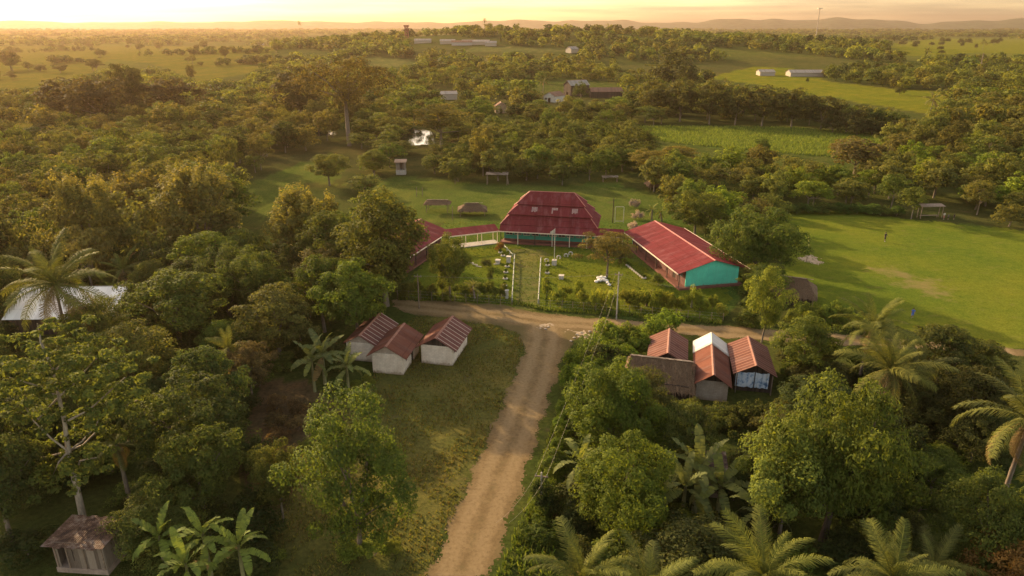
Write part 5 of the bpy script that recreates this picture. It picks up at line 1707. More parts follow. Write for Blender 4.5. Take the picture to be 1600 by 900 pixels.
# ------------------------------------------------------------------ fences, path edging, tyres, flag and other small things
def picket_run(label, pts, n, h, mat, group=None, wires=3, name='wire_fence'):
    t = thing(name, label, 'fence', pts[0], 0, group)
    segs = [(pts[i], pts[i + 1]) for i in range(len(pts) - 1)]
    tot = sum((b - a).length for a, b in segs)
    P = []
    for k in range(n):
        s = tot * k / (n - 1)
        for a, b in segs:
            l = (b - a).length
            if s <= l + 1e-6:
                P.append(a.lerp(b, s / l) - pts[0]); break
            s -= l
    rr = random.Random(4)
    for p in P:
        m = MB(); q = (p.x + rr.uniform(-.05, .05), p.y, 0)
        m.tube([(q[0], q[1], -.1), (q[0] + rr.uniform(-.06, .06), q[1], h + rr.uniform(-.1, .15))], .042, 6); m.build("post", mat, t)
    m = MB()
    for w in range(wires):
        z = h * (.3 + .65 * w / max(1, wires - 1))
        m.tube([(p.x, p.y, z) for p in P], .005, 3)
    m.build("wire", STEEL, t)


picket_run('wire fence on wooden posts along the road left of the school path', [at(622, 467), at(700, 471), at(800, 478)], 11, 1.4, POSTM)
picket_run('wire fence on wooden posts in the hedge right of the school path', [at(843, 481), at(960, 489), at(1130, 503)], 17, 1.3, POSTM)


def edging(label, pts, n):
    t = thing('path_edging', label, 'edging', pts[0], 0)
    P = [pts[0].lerp(pts[1], k / (n - 1)) - pts[0] for k in range(n)]
    gm = plain("peeling_white_green", (0.34, 0.34, 0.27), .8, .45, 3)
    for a, b in zip(P[:-1], P[1:]):
        m = MB(); m.tube([(a.x, a.y, .55), (b.x, b.y, .55)], .07, 6); m.build("rail", gm, t)
    for p in P:
        m = MB(); m.box(p.x - .1, p.x + .1, p.y - .1, p.y + .1, -.1, .7); m.build("post", gm, t)


edging('low white painted rail along the left side of the school path', [at(804, 403), at(800, 472)], 9)
edging('low white painted rail along the right side of the school path', [at(845, 408), at(841, 474)], 9)
edging('short white rail bending from the path towards the hall', [at(788, 388), at(801, 402)], 4)


def torus(mb, R1, r1, n=20, k=8, M=None):
    vs = []
    for i in range(n):
        a = i * 2 * math.pi / n
        for j in range(k):
            b = j * 2 * math.pi / k
            v = Vector(((R1 + r1 * math.cos(b)) * math.cos(a), (R1 + r1 * math.cos(b)) * math.sin(a), r1 * math.sin(b) * 1.1))
            vs.append(M @ v if M is not None else v)
    mb.add(vs, [(i * k + j, ((i + 1) % n) * k + j, ((i + 1) % n) * k + (j + 1) % k, i * k + (j + 1) % k) for i in range(n) for j in range(k)])


m = MB(); torus(m, .38, .15); TYRE_FLAT = m.mesh("tyre", WHITE, True)
m = MB(); torus(m, .40, .14, M=Matrix.Translation((0, 0, .12)) @ Matrix.Rotation(R(90), 4, 'X')); TYRE_UP = m.mesh("tyre", WHITE, True)
rng_ = np.random.default_rng(3)
Vt, Tt = leaf_cloud(rng_, np.array([(0, 0, .35), (.15, .1, .45), (-.15, 0, .5)]), np.full((3, 3), .3), 40, .26, np.array((0, 0, 0.)), .6)
TUFT = new_mesh("plant", Vt, np.arange(len(Vt)).reshape(-1, 4), mats=[LEAF], tone=Tt)


def tyre(x, y, upright, label, group):
    p = at(x, y)
    t = thing('tyre_planter', label, 'tyre', (p.x, p.y, 0.10), R(r_.uniform(-20, 20)), group)
    t.scale = (.78, .78, .78)
    obj("tyre", TYRE_UP if upright else TYRE_FLAT, t)
    if not upright:
        o = obj("plant", TUFT, t); o.color = (0.05, 0.075, 0.02, 1)


for x, y in ((782, 395), (786, 400), (792.6, 417), (790.5, 426), (789.5, 436), (788.5, 447), (787.5, 462)):
    tyre(x, y, False, 'white painted tyre planted with greenery in the row left of the path', 'tyre planters left of the path')
for x, y in ((855.5, 415), (855, 427), (855.5, 441), (854.5, 456)):
    tyre(x, y, False, 'white painted tyre planted with greenery in the row right of the path', 'tyre planters right of the path')
for x, y in ((854, 409), (873, 404), (884.5, 401), (891.5, 398)):
    tyre(x, y, True, 'half buried white painted tyre standing in the arc by the flagpole', 'standing tyres by the flagpole')
for i in range(9):
    f = i / 8
    tyre(981 + 25 * f, 415 + 20 * f, False, 'white painted tyre in the row along the veranda of the right classroom', 'tyres along the right classroom')


ROCKW = plain("white_rock", (0.72, 0.68, 0.62), .85, .2, 3)
for i, (x, y, r) in enumerate(((932, 441, .4), (937, 440, .5), (942, 439, .5), (947, 440, .45), (940, 435, .5), (935, 436, .45), (949, 443, .35), (952, 446, .35), (945, 435, .4))):
    p = at(x, y); m = MB(); lump(m, (0, 0, r * .4), r * .8, i)
    tag(obj("white_rock", m.mesh("white_rock", ROCKW), None, (p.x, p.y, 0)), 'white painted rock in the heap on the lawn right of the path', 'rock', 'heap of white rocks on the lawn')
for i, (x, y) in enumerate(((901, 523), (908, 520), (915, 523), (897, 528), (905, 527), (892, 533), (921, 518), (852, 514), (856, 511))):
    p = at(x, y); m = MB(); lump(m, (0, 0, .05), .22, 40 + i, .35)
    tag(obj("pale_stone", m.mesh("pale_stone", plain("pale_stone", (0.36, 0.29, 0.22), .9, .25, 3)), None, (p.x, p.y, 0)), 'flat pale stone in the rubble at the road junction', 'stone', 'rubble stones at the junction')
for i, (x, y) in enumerate(((742, 414), (748, 417), (736, 411), (776, 413))):
    p = at(x, y); m = MB(); m.box(-.5, .5, -.08, .08, -.05, .14)
    o = obj("edging_stone", m.mesh("edging_stone", WHITE), None, (p.x, p.y, 0)); o.rotation_euler.z = R(-25 if x < 760 else 18)
    tag(o, 'white edging block around the flower bed left of the path', 'edging block', 'white edging blocks round the flower bed')


def pedestal(name, label, x, y, w, h, cat):
    p = at(x, y)
    t = thing(name, label, cat, (p.x, p.y, 0), R(-10))
    m = MB(); m.box(-w / 2, w / 2, -w / 2, w / 2, -.1, h); m.build("block", WHITE, t)
    m = MB(); m.box(-w / 2 - .08, w / 2 + .08, -w / 2 - .08, w / 2 + .08, h + .002, h + .1); m.build("cap", WHITE, t)
    return t


pedestal('white_pillar', 'stout white gate pillar at the top of the left path rail', 794.7, 410, .65, 1.0, 'pillar')
pedestal('white_planter', 'small square white planter on the lawn right of the path', 877, 435.5, .7, .5, 'planter')
pedestal('white_planter', 'small square white box on the garden lawn left of the path', 778, 411, .7, .5, 'planter')
pedestal('white_post', 'white post at the lower end of the left path rail', 792, 466, .4, 1.2, 'post')
fp = at(866, 414)
ft = thing('flagpole', 'white flagpole with a small white flag on a white block base', 'flagpole', (fp.x, fp.y, 0), R(-10))
hF = height_for(fp, 357)
m = MB(); m.box(-.38, .38, -.38, .38, -.1, .9); m.build("base", WHITE, ft)
m = MB(); m.tube([(0, 0, .9), (0, 0, hF)], [.06, .04], 8); m.build("pole", WHITE, ft)
n = 8
m = MB()
vs = []
for i in range(n + 1):
    f = i / n
    for k in range(2):
        vs.append((-.05 - .75 * f, .12 * math.sin(f * 6) + k * .03, hF - .1 - .55 * f * .9 - (0 if k == 0 else .75 * (1 - .35 * f))))
m.add(vs, [(2 * i, 2 * i + 2, 2 * i + 3, 2 * i + 1) for i in range(n)])
m.build("flag", WHITE, ft)

# football goal frame on the back lawn, corner stick and goal post on the field
gp = at(960.5, 348)
g = thing('goal_frame', 'tall narrow white metal frame on the lawn behind the right classroom', 'goal', (gp.x, gp.y, 0), R(-4))
hg = height_for(gp, 323); wg = 13.2 * depth(gp) / F
for x in (0, wg):
    m = MB(); m.tube([(x, 0, -.1), (x, 0, hg)], .06, 6); m.build("upright", WHITE, g)
for z in (hg, .35):
    m = MB(); m.tube([(.06, 0, z), (wg - .06, 0, z)], .05, 6); m.build("crossbar", WHITE, g)
m = MB(); m.tube([(0, 0, -.1), (.05, .1, height_for(gp, 310))], .10, 6)
tag(obj("pole", m.mesh("pole", DARKWOOD), None, (gp.x - .45, gp.y, 0)), 'dark wooden pole beside the tall white frame', 'pole')
for i, (x, b, tp) in enumerate(((651, 307, 292), (660, 307, 293), (707, 344, 322))):
    p = at(x, b); m = MB(); m.tube([(0, 0, -.1), (0.05, 0, height_for(p, tp))], .07, 6)
    tag(obj("pole", m.mesh("pole", POSTM), None, (p.x, p.y, 0)), ['thin post on the back lawn, left of a pair', 'thin post on the back lawn, right of a pair', 'thin post between the two low thatched shelters'][i], 'pole')
p = at(1264, 385); m = MB(); m.tube([(0, 0, -.1), (-.35, 0, height_for(p, 371))], .05, 6)
tag(obj("corner_stick", m.mesh("corner_stick", plain("yellow_paint", (0.6, 0.5, 0.16))), None, (p.x, p.y, 0)), 'leaning pale yellow stick on the left side of the sports field', 'stick')
p = at(1260, 410); m = MB(); m.tube([(0, 0, -.1), (0, 0, 1.0)], .06, 6)
tag(obj("post", m.mesh("post", POSTM), None, (p.x, p.y, 0)), 'short dark post in the bare sandy patch on the field', 'post')


# poles and wires
def util_pole(label, x, base, top, arm=True, mat=None, r0=.10):
    p = at(x, base); h = height_for(p, top)
    t = thing('utility_pole', label, 'pole', (p.x, p.y, 0), R(-10))
    m = MB(); m.tube([(0, 0, -.2), (0, 0, h)], [r0, r0 * .7], 9); m.build("pole", mat or CONC, t)
    if arm:
        m = MB(); m.box(-.55, .55, -.05, .05, h - .45, h - .35); m.build("crossarm", POSTM, t)
        for xx in (-.45, .45):
            m = MB(); m.tube([(xx, 0, h - .35), (xx, 0, h - .2)], .04, 6); m.build("insulator", GLASSY, t)
    return Vector((p.x, p.y, h - .25))


q1 = util_pole('concrete utility pole at the junction beside the hedge', 963, 499, 425)
q2 = util_pole('short pale utility pole in front of the teal gable wall', 1080, 480, 447, False, plain("pale_pole", (.42, .40, .33)))
q3 = util_pole('leaning grey utility pole beside the dirt road near the yellow leaved mango', 845, 800, 738)
q0 = util_pole('wooden utility pole among the trees left of the school garden', 655, 482, 428, True, POSTM)


def wire(label, a, b, sag=.5):
    P = [a.lerp(b, i / 14) - Vector((0, 0, sag * 4 * (i / 14) * (1 - i / 14))) for i in range(15)]
    m = MB(); m.tube([q - P[0] for q in P], .006, 3)
    return tag(obj("power_line", m.mesh("power_line", plain("wire", (.25, .22, .18), .5)), None, P[0]), label, 'wire', 'power lines')


pf = at(785, 905); q4 = Vector((pf.x, pf.y, 5.0))
for dx in (-.45, .45):
    o = Vector((dx, 0, 0))
    wire('thin power line between the junction pole and the dirt road pole', q1 + o, q3 + o)
    wire('thin power line running from the dirt road pole to the bottom edge', q3 + o, q4 + o)
    wire('thin power line along the school fence left of the junction pole', q0 + o, q1 + o)
    wire('thin power line from the junction pole past the teal gable', q1 + o, q2 + o)
wire('guy line leaning from the junction pole to the bank', q1, at(944, 520), 0.0)
ex = [util_pole('far wooden power pole on the right, tallest with crossarms', 1530, 114, 80, True, POSTM, .4), util_pole('far pale power post right of the tall crossarm pole', 1540, 118, 107, False, plain("pale_pole", (.42, .40, .33)), .4),
      util_pole('far pale power post, rightmost by the wood edge', 1571, 125, 107, False, plain("pale_pole", (.42, .40, .33)), .4)]
for k in range(3):
    wire('far power line running right from the tall crossarm pole', ex[0] + Vector((0, 0, -1.8 * k)), Vector((ex[0].x + 90, ex[0].y - 40, ex[0].z - 2 - 1.8 * k)), 2.0)
    wire('far power line running left from the tall crossarm pole', ex[0] + Vector((0, 0, -1.8 * k)), Vector((ex[0].x - 60, ex[0].y + 60, ex[0].z - 2 - 1.8 * k)), 2.0)


# red tower on the far hill, tall mast on the horizon
def lattice(name, label, p, h, w0, w1, mat, top=None, cat='tower'):
    t = thing(name, label, cat, p)
    r0 = .14 * w0 / 2
    for sx in (-1, 1):
        for sy in (-1, 1):
            m = MB(); m.tube([(sx * w0 / 2, sy * w0 / 2, -.5), (sx * w1 / 2, sy * w1 / 2, h)], r0 * 1.3, 5); m.build("leg", mat, t)
    m = MB()
    n = max(4, int(h / 3))
    for i in range(n):
        wa = w0 + (w1 - w0) * i / n; wb_ = w0 + (w1 - w0) * (i + 1) / n
        za, zb3 = h * i / n, h * (i + 1) / n
        for s in (-1, 1):
            for q in (-1, 1):
                m.tube([(-q * wa / 2, s * wa / 2, za), (q * wb_ / 2, s * wb_ / 2, zb3)], r0, 4)
                m.tube([(s * wa / 2, -q * wa / 2, za), (s * wb_ / 2, q * wb_ / 2, zb3)], r0, 4)
    m.build("bracing", mat, t)
    if top:
        m = MB(); m.box(-top[0] / 2, top[0] / 2, -top[0] / 2 * .8, top[0] / 2 * .8, h + .01, h + top[1]); m.build("head", mat, t)
    return t


p = at(636, 66)
lattice('red_tower', 'rust red lattice tower with a boxy head on the far hill', p, height_for(p, 42), 5.0 * depth(p) / F, 4.2 * depth(p) / F, plain("red_steel", (0.22, 0.075, 0.05), .8), (7.5 * depth(p) / F, 2.6 * depth(p) / F))
ang_ = math.atan((1278 - 800) / (F * math.cos(PITCH) + 414 * math.sin(PITCH)))
p = Vector((1050 * math.tan(ang_), 1050, 0)); p.z = float(terrain(p.x, p.y))
lattice('radio_mast', 'slim tall radio mast with crossed head on the right horizon', p, height_for(p, 13.5), 1.0, .8, plain("hazed_mast_steel", (0.4, 0.33, 0.27), .6), (6.0, 0.8), 'mast')  # pale steel colour has distance haze mixed into it


# people on the field
def person(label, p, h, rz, shirt, trousers, hair, stride=.25, arm=.3):
    me = bpy.data.meshes.new("skeleton")
    J = {'pel': (0, 0, .53), 'wai': (0, 0, .62), 'che': (0, .01, .74), 'nec': (0, 0, .845), 'jaw': (0, .012, .885), 'cra': (0, .01, .945),
         'sl': (.105, 0, .80), 'el': (.14, .02 - arm * .1, .645), 'wl': (.145, .06, .52), 'hl': (.145, .075, .475), 'sr': (-.105, 0, .80), 'er': (-.14, .02 + arm * .1, .645), 'wr': (-.145, .08 + arm * .1, .53), 'hr': (-.145, .10 + arm * .1, .49),
         'tl': (.055, 0, .49), 'kl': (.06, stride * .25 + .01, .275), 'al': (.06, stride * .18, .045), 'fl': (.065, stride * .18 + .075, .018), 'tr': (-.055, 0, .49), 'kr': (-.06, -stride * .05 + .01, .275), 'ar': (-.06, -stride * .28, .05), 'fr': (-.065, -stride * .28 + .075, .022)}
    rad = dict(pel=.075, wai=.068, che=.082, nec=.034, jaw=.046, cra=.058, sl=.044, el=.030, wl=.022, hl=.026, sr=.044, er=.030, wr=.022, hr=.026, tl=.058, kl=.040, al=.026, fl=.022, tr=.058, kr=.040, ar=.026, fr=.022)
    names = list(J)
    E_ = [('pel', 'wai'), ('wai', 'che'), ('che', 'nec'), ('nec', 'jaw'), ('jaw', 'cra'), ('che', 'sl'), ('sl', 'el'), ('el', 'wl'), ('wl', 'hl'), ('che', 'sr'), ('sr', 'er'), ('er', 'wr'), ('wr', 'hr'), ('pel', 'tl'), ('tl', 'kl'), ('kl', 'al'), ('al', 'fl'), ('pel', 'tr'), ('tr', 'kr'), ('kr', 'ar'), ('ar', 'fr')]
    me.from_pydata([tuple(c * h for c in J[n_]) for n_ in names], [(names.index(a), names.index(b)) for a, b in E_], [])
    tmp = bpy.data.objects.new("skeleton", me); COL.objects.link(tmp)
    md = tmp.modifiers.new("skin", 'SKIN'); md.use_smooth_shade = True
    for i, n_ in enumerate(names):
        me.skin_vertices[0].data[i].radius = (rad[n_] * h, rad[n_] * h * (.8 if n_ in ('che', 'wai', 'pel') else 1))
        me.skin_vertices[0].data[i].use_root = (n_ == 'pel')
    tmp.modifiers.new("sub", 'SUBSURF').levels = 2
    bpy.context.view_layer.update()
    body = bpy.data.meshes.new_from_object(tmp.evaluated_get(bpy.context.evaluated_depsgraph_get()))
    bpy.data.objects.remove(tmp)
    body.name = "body"
    body.materials.clear()
    skin = plain("skin", (.20, .11, .07), .6, .1)
    for m_ in (skin, shirt, trousers, plain("dark_shoes", (.5, .48, .44))):
        body.materials.append(m_)
    for f in body.polygons:
        z = f.center.z / h; x = abs(f.center.x) / h
        arm_ = x > .112 and z < .80
        f.material_index = (1 if (z > .68 and arm_) else 0) if arm_ else (3 if z < .05 else 0 if z < .27 else 2 if z < .54 else 1 if z < .83 else 0)
    t = thing('person', label, 'person', p, rz)
    obj("body", body, t)
    m = MB(); lump(m, (0, -.012 * h, .955 * h), .062 * h, 5, 1.0, 10); m.build("hair", hair, t, True)
    return t


HAIR = plain("black_hair", (.02, .017, .015), .6)
BLACK = plain("black_cloth", (.022, .022, .024), .8)
BLUE = plain("blue_cloth", (.06, .12, .42), .8)
person('person in black shirt and shorts with pale socks standing on the sports field', at(1382, 377.5), 1.80, R(200), BLACK, BLACK, HAIR, .2)
person('person in bright blue top and shorts walking on the near edge of the field', at(1425, 496.5), 1.45, R(150), BLUE, BLUE, HAIR, .5)
person('person in pale top standing by the right post of the bench shelter', at(1474, 343), 1.6, R(180), WHITE, plain("rose_cloth", (.4, .16, .14)), HAIR, .1)
person('short person in grey top standing just right of the bench shelter', at(1481, 343), 1.2, R(180), plain("grey_cloth", (.12, .11, .11)), BLACK, HAIR, .1)
person('small person in dark clothes at the right of the bench shelter group', at(1490, 342.5), 1.2, R(190), BLACK, BLACK, HAIR, .1)


# ------------------------------------------------------------------ the woods: trees one can tell apart, nearest first
def scatter(dmin, dmax, sp0, sp1, margin, seed):
    """jittered places on the ground where trees may stand"""
    rng = np.random.default_rng(seed)
    out = []
    y = dmin
    while y < dmax:
        f = (y - dmin) / (dmax - dmin)
        sp = sp0 + (sp1 - sp0) * f
        hw = (y + 30) * 0.76 + margin
        x = np.arange(-hw, hw, sp) + rng.uniform(-.5, .5) * sp
        px_ = x + rng.uniform(-.42, .42, x.shape) * sp
        py_ = y + rng.uniform(-.42, .42, x.shape) * sp
        out.append(np.stack([px_, py_, np.full(x.shape, sp)], -1))
        y += sp
    return np.concatenate(out)


def blocked(P, hgt, planted=True):
    x, y = P[:, 0], P[:, 1]
    z = terrain(x, y)
    b = np.zeros(len(P), bool)
    for f in (0.0, .45, .85):
        px, py, d = project(x, y, z + hgt * f)
        b |= in_any(px, py, BARE)
    # crowns must not lean over the open ground either
    for sx in (-.32, .32):
        px, py, d = project(x + sx * hgt * .8, y, z + hgt * .5)
        b |= in_any(px, py, [ROAD_MAIN, FIELD, SCHOOL, BACKLAWN] + CLEAR)
    if planted:
        for (a, c, r) in PLANTED:
            b |= (x - a) ** 2 + (y - c) ** 2 < (r * .85 + 1.0) ** 2
    return b


def in_view(P, pad=40):
    z = terrain(P[:, 0], P[:, 1])
    px, py, d = project(P[:, 0], P[:, 1], z + 6)
    return (px > -pad) & (px < 1600 + pad) & (py < 1040)


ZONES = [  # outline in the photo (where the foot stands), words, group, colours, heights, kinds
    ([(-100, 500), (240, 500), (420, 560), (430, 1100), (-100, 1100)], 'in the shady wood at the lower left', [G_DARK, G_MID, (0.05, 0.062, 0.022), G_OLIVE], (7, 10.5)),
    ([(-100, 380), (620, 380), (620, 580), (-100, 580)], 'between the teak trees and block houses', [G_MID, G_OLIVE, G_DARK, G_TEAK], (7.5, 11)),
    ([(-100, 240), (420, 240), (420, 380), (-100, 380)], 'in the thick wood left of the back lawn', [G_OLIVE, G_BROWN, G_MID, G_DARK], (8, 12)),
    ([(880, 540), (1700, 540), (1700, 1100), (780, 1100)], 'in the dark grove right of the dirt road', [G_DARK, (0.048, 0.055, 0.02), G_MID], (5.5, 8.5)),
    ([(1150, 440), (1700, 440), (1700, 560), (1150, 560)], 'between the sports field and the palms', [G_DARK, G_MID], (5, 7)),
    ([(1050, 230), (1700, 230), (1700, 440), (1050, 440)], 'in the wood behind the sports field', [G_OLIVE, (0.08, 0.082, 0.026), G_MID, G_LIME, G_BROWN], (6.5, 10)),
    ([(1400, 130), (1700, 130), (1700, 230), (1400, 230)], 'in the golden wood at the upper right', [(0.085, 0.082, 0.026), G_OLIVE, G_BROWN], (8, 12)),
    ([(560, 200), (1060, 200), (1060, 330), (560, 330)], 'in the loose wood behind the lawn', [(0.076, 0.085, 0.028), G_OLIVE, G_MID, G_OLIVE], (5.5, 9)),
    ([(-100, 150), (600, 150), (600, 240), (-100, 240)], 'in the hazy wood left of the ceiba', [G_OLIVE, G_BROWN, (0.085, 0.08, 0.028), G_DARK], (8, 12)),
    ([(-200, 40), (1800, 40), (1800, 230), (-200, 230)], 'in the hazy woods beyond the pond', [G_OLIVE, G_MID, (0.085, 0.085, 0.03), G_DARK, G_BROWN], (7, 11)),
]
rw = random.Random(77)
P_ = scatter(41, 330, 6.4, 9.0, 6, 5)
zone_of = np.full(len(P_), -1)
pxb, pyb, db = project(P_[:, 0], P_[:, 1], 0 * P_[:, 0])
for k in range(len(ZONES) - 1, -1, -1):
    zone_of[in_poly(pxb, pyb, ZONES[k][0])] = k
hh = np.array([rw.uniform(*ZONES[k][3]) if k >= 0 else 8 for k in zone_of])
ok_ = (zone_of >= 0) & in_view(P_) & ~blocked(P_, hh)
P_, zone_of, hh = P_[ok_], zone_of[ok_], hh[ok_]
order = np.argsort(np.hypot(P_[:, 0], P_[:, 1]))
NAMES = {'broadleaf_tree': 0, 'spreading_tree': 0, 'round_tree': 0}
REST = []
WORDS = {'broadleaf_tree': 'loose crowned broadleaf tree', 'spreading_tree': 'flat spreading tree', 'round_tree': 'dense round topped tree'}
TONES = [(G_DARK, 'dark green'), (G_MID, 'mid green'), (G_OLIVE, 'olive green'), (G_BROWN, 'brownish'), (G_LIME, 'bright green'), (G_TEAK, 'golden green')]


def tone_word(c):
    return min(TONES, key=lambda t_: sum((a - b) ** 2 for a, b in zip(t_[0], c)))[1]


for i in order:
    x, y = P_[i, :2]; k = zone_of[i]
    Z = ZONES[k]
    dist = math.hypot(x, y)
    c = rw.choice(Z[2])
    u = rw.random()
    nm = 'broadleaf_tree' if u < .5 else 'spreading_tree' if u < .84 else 'round_tree'
    if NAMES[nm] >= 275:
        REST.append((x, y, hh[i], c)); continue
    NAMES[nm] += 1
    near = dist < 105
    kind = {'broadleaf_tree': 'broad' if near else 'm_broad', 'spreading_tree': 'umbrella' if near else 'm_umbrella', 'round_tree': 'mango' if near else 'm_dome'}[nm]
    h_ = hh[i] * {'broadleaf_tree': 1, 'spreading_tree': .9, 'round_tree': .85}[nm] * rw.uniform(.68, 1.25)
    w_ = max(P_[i, 2] * 1.2, h_ * .85) * rw.uniform(.8, 1.2)
    lab = tone_word(c) + ' ' + WORDS[nm] + ' ' + Z[1]
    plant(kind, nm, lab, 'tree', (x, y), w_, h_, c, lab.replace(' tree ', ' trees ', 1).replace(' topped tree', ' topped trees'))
print("individual trees", NAMES, "rest", len(REST))

# shrubs filling the gaps at the wood's edge near the camera
P2 = scatter(41, 120, 3.7, 5.5, 2, 9)
pxs, pys, ds = project(P2[:, 0], P2[:, 1], 0 * P2[:, 0])
z2 = np.full(len(P2), -1)
for k in range(len(ZONES) - 1, -1, -1):
    z2[in_poly(pxs, pys, ZONES[k][0])] = k
ok2 = (z2 >= 0) & in_view(P2, 20) & ~blocked(P2, np.full(len(P2), 3.0), False)
P2, z2 = P2[ok2], z2[ok2]
cnt = 0
for i in np.argsort(np.hypot(P2[:, 0], P2[:, 1])):
    if cnt >= 285:
        break
    cnt += 1
    c = rw.choice(ZONES[z2[i]][2])
    lab = tone_word(c) + ' undergrowth shrub ' + ZONES[z2[i]][1]
    plant('shrub', 'undergrowth_shrub', lab, 'shrub', P2[i, :2], rw.uniform(3, 5.5), rw.uniform(1.8, 3.6), (c[0] * .9, c[1] * .9, c[2] * .9), lab.replace(' shrub ', ' shrubs ', 1))


# ------------------------------------------------------------------ the far woods: one mass
def unit_tree(seed, n, nl, leaf, cr, shape='loose'):
    rng = np.random.default_rng(seed)
    C = clump_points(rng, n, .5 - cr * .4, .12, 1 - cr * .3, shape)
    r = cr * rng.uniform(.7, 1.3, n)
    V, T = leaf_cloud(rng, C, np.stack([r, r, r * .7], -1), nl, leaf, np.array((0, 0, .35)), .35, .25, .6)
    # a stem
    w = .02
    for a in ((w, 0), (0, w)):
        V = np.concatenate([V, np.array([(-a[0], -a[1], 0), (a[0], a[1], 0), (a[0] * .6, a[1] * .6, .6), (-a[0] * .6, -a[1] * .6, .6)])])
        T = np.concatenate([T, [0.0]])
    return V, T


def wood(name, spots, units, label=None):
    """spots: x, y, z, width, height, colour"""
    rng = np.random.default_rng(4)
    VV, TT, CC = [], [], []
    spots = np.array(spots)
    pick = rng.integers(0, len(units), len(spots))
    for u, (V, T) in enumerate(units):
        s = spots[pick == u]
        if not len(s):
            continue
        a = rng.uniform(0, 6.28, len(s))
        ca, sa = np.cos(a)[:, None], np.sin(a)[:, None]
        X = (V[None, :, 0] * ca - V[None, :, 1] * sa) * s[:, 3:4] + s[:, 0:1]
        Y = (V[None, :, 0] * sa + V[None, :, 1] * ca) * s[:, 3:4] + s[:, 1:2]
        Z = V[None, :, 2] * s[:, 4:5] + s[:, 2:3]
        VV.append(np.stack([X, Y, Z], -1).reshape(-1, 3))
        TT.append(np.tile(T, len(s)))
        CC.append(np.repeat(s[:, 5:8], len(T), 0))
    V = np.concatenate(VV)
    me = new_mesh(name, V, np.arange(len(V)).reshape(-1, 4), mats=[LEAF_A], tone=np.concatenate(TT), tint=np.concatenate(CC))
    return tag(obj(name, me), kind="stuff")


def far_spots(dmin, dmax, sp0, sp1, margin, seed, hr, wr, dens=1.0, lumpy=0.0, view=60):
    rng = np.random.default_rng(seed)
    P = scatter(dmin, dmax, sp0, sp1, margin, seed)
    h = rng.uniform(hr[0], hr[1], len(P))
    keep = in_view(P, view) & ~blocked(P, h)
    if lumpy:
        f = np.sin(P[:, 0] / 90 + 2 * np.sin(P[:, 1] / 170)) * np.sin(P[:, 1] / 150 + 1.0) + .45 * np.sin(P[:, 0] / 33 + P[:, 1] / 41)
        keep &= f > lumpy
    keep &= rng.random(len(P)) < dens
    P, h = P[keep], h[keep]
    pal = np.array([G_OLIVE, G_MID, (0.085, 0.085, 0.025), G_DARK, (0.09, 0.10, 0.022), (0.08, 0.095, 0.024)])
    c = pal[rng.integers(0, len(pal), len(P))] * rng.uniform(.7, 1.35, (len(P), 1))
    return np.concatenate([P[:, :2], terrain(P[:, 0], P[:, 1])[:, None], (h * rng.uniform(wr[0], wr[1], len(P)))[:, None], h[:, None], c], 1)


sp = [(x, y, float(terrain(x, y)), h * 1.05, h, *c) for x, y, h, c in REST]
UN = [unit_tree(s, 26, 16, .125, .19) for s in (1, 2, 3, 4)] + [unit_tree(5, 24, 16, .12, .18, 'umbrella')]
A_ = far_spots(331, 560, 8.5, 10.5, 20, 31, (4, 11.5), (.85, 1.4), .88, -.75)
wood("woodland", np.concatenate([np.array(sp), A_]) if sp else A_, UN)
UF = [unit_tree(s, 13, 9, .24, .25) for s in (11, 12, 13)]
B2 = far_spots(560, 1500, 10.5, 19, 20, 32, (4, 12), (.9, 1.5), .85, -.30)
UX = [unit_tree(s, 9, 6, .36, .3) for s in (21, 22)]
belt = []
rb_ = random.Random(8)
for (x0, y0, x1, y1, n_) in ((-60, 84, 150, 79, 46), (215, 88, 420, 82, 44), (60, 101, 130, 98, 14), (330, 104, 420, 97, 22)):
    for i in range(n_):
        f = rb_.random()
        p = at(x0 + (x1 - x0) * f + rb_.gauss(0, 3), y0 + (y1 - y0) * f + rb_.gauss(0, .5))
        h_ = rb_.uniform(3, 8.5); c = rb_.choice([G_OLIVE, G_MID, G_BROWN, G_DARK])
        belt.append((p.x, p.y, p.z, h_ * rb_.uniform(.9, 1.6), h_, *c))
B2 = np.concatenate([B2, np.array(belt)])
wood("distant_woodland", B2, UF)
B3 = far_spots(1500, 4300, 22, 46, 20, 33, (6, 13), (1.3, 2.4), .85, -.05)
wood("horizon_woodland", B3, UX)
print("far trees", len(A_), len(B2), len(B3))


# ------------------------------------------------------------------ grass and weeds
GRASS = foliage("grass_blades", 'attr', 0.3)


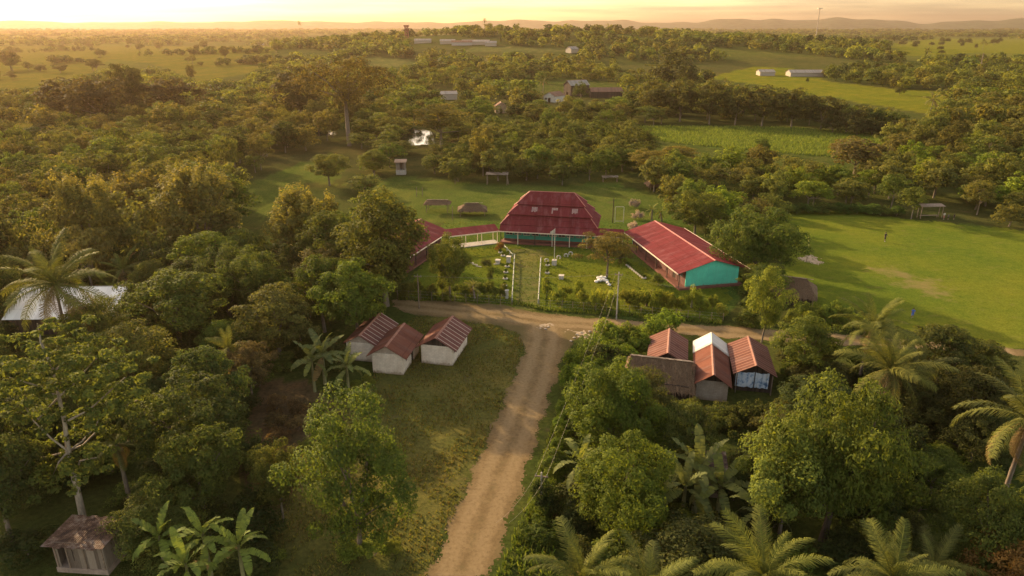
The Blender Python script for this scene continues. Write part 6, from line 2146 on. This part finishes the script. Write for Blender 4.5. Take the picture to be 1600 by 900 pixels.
def grass(name, polys, n, hgt, wid, colors, seed, lim=140, patch=None, avoid=()):
    rng = np.random.default_rng(seed)
    VV, TT, CC = [], [], []
    for poly in polys:
        gp = np.array(ground_poly(poly))
        lo, hi = gp.min(0), gp.max(0)
        area = (hi - lo).prod()
        m = int(n * area)
        x = rng.uniform(lo[0], hi[0], m); y = rng.uniform(lo[1], hi[1], m)
        k = in_poly(x, y, [tuple(q) for q in gp])
        for q in avoid:
            k &= ~in_poly(x, y, ground_poly(q))
        if patch is not None:
            f = np.sin(x * .9 + 2 * np.sin(y * .5)) + np.sin(y * .7 + 1.5 * np.sin(x * .6)) + rng.normal(0, .6, m)
            k &= f > patch
        k &= np.hypot(x, y) < lim
        x, y = x[k], y[k]
        m = len(x)
        # each tuft: three crossed, leaning blades
        for b in range(3):
            a = rng.uniform(0, 6.28, m)
            hb_ = hgt * rng.uniform(.5, 1.4, m); w = wid * rng.uniform(.6, 1.3, m)
            dx, dy = np.cos(a) * w, np.sin(a) * w
            lx, ly = rng.normal(0, .35, m) * hb_, rng.normal(0, .35, m) * hb_
            base = np.stack([x, y, np.full(m, -.01)], -1)
            v0 = base - np.stack([dx, dy, 0 * dx], -1); v1 = base + np.stack([dx, dy, 0 * dx], -1)
            tip = base + np.stack([lx, ly, hb_], -1)
            side = np.stack([dx, dy, 0 * dx], -1) * .35
            VV.append(np.stack([v0, v1, tip + side, tip - side], 1).reshape(-1, 3))
            TT.append(rng.random(m) * .8)
            c = np.array(colors)[rng.integers(0, len(colors), m)]
            CC.append(c)
    V = np.concatenate(VV)
    me = new_mesh(name, V, np.arange(len(V)).reshape(-1, 4), mats=[GRASS], tone=np.concatenate(TT), tint=np.concatenate(CC))
    return tag(obj(name, me), kind="stuff")


VERGE_R = [(930, 522), (905, 545), (885, 600), (865, 660), (845, 725), (825, 785), (800, 840), (775, 905), (860, 905), (890, 700), (900, 610), (960, 545)]
VERGE_S = [(622, 468), (800, 476), (850, 486), (960, 494), (1130, 508), (1130, 500), (960, 487), (845, 480), (800, 470), (625, 462)]
grass("rough_grass", [YARD], 16.0, .16, .05, [(0.105, 0.115, 0.026), (0.095, 0.10, 0.026), (0.12, 0.11, 0.03), (0.12, 0.09, 0.04)], 3, patch=-.9, avoid=[ROAD_MAIN])
grass("weeds", [YARD], 5.0, .22, .05, [(0.11, 0.088, 0.045), (0.10, 0.078, 0.04), (0.10, 0.09, 0.035)], 4, patch=.8, avoid=[ROAD_MAIN])
grass("verge_grass", [VERGE_R, VERGE_S], 14.0, .38, .07, [(0.085, 0.125, 0.022), (0.07, 0.10, 0.02), (0.10, 0.12, 0.03)], 5)
grass("tall_grass", [TALLGRASS], 2.6, .7, .12, [(0.105, 0.145, 0.03), (0.12, 0.15, 0.035), (0.09, 0.12, 0.028)], 6, lim=330)
grass("lawn_tufts", [SCHOOL], 2.0, .12, .10, [(0.085, 0.12, 0.022), (0.095, 0.11, 0.025)], 8)
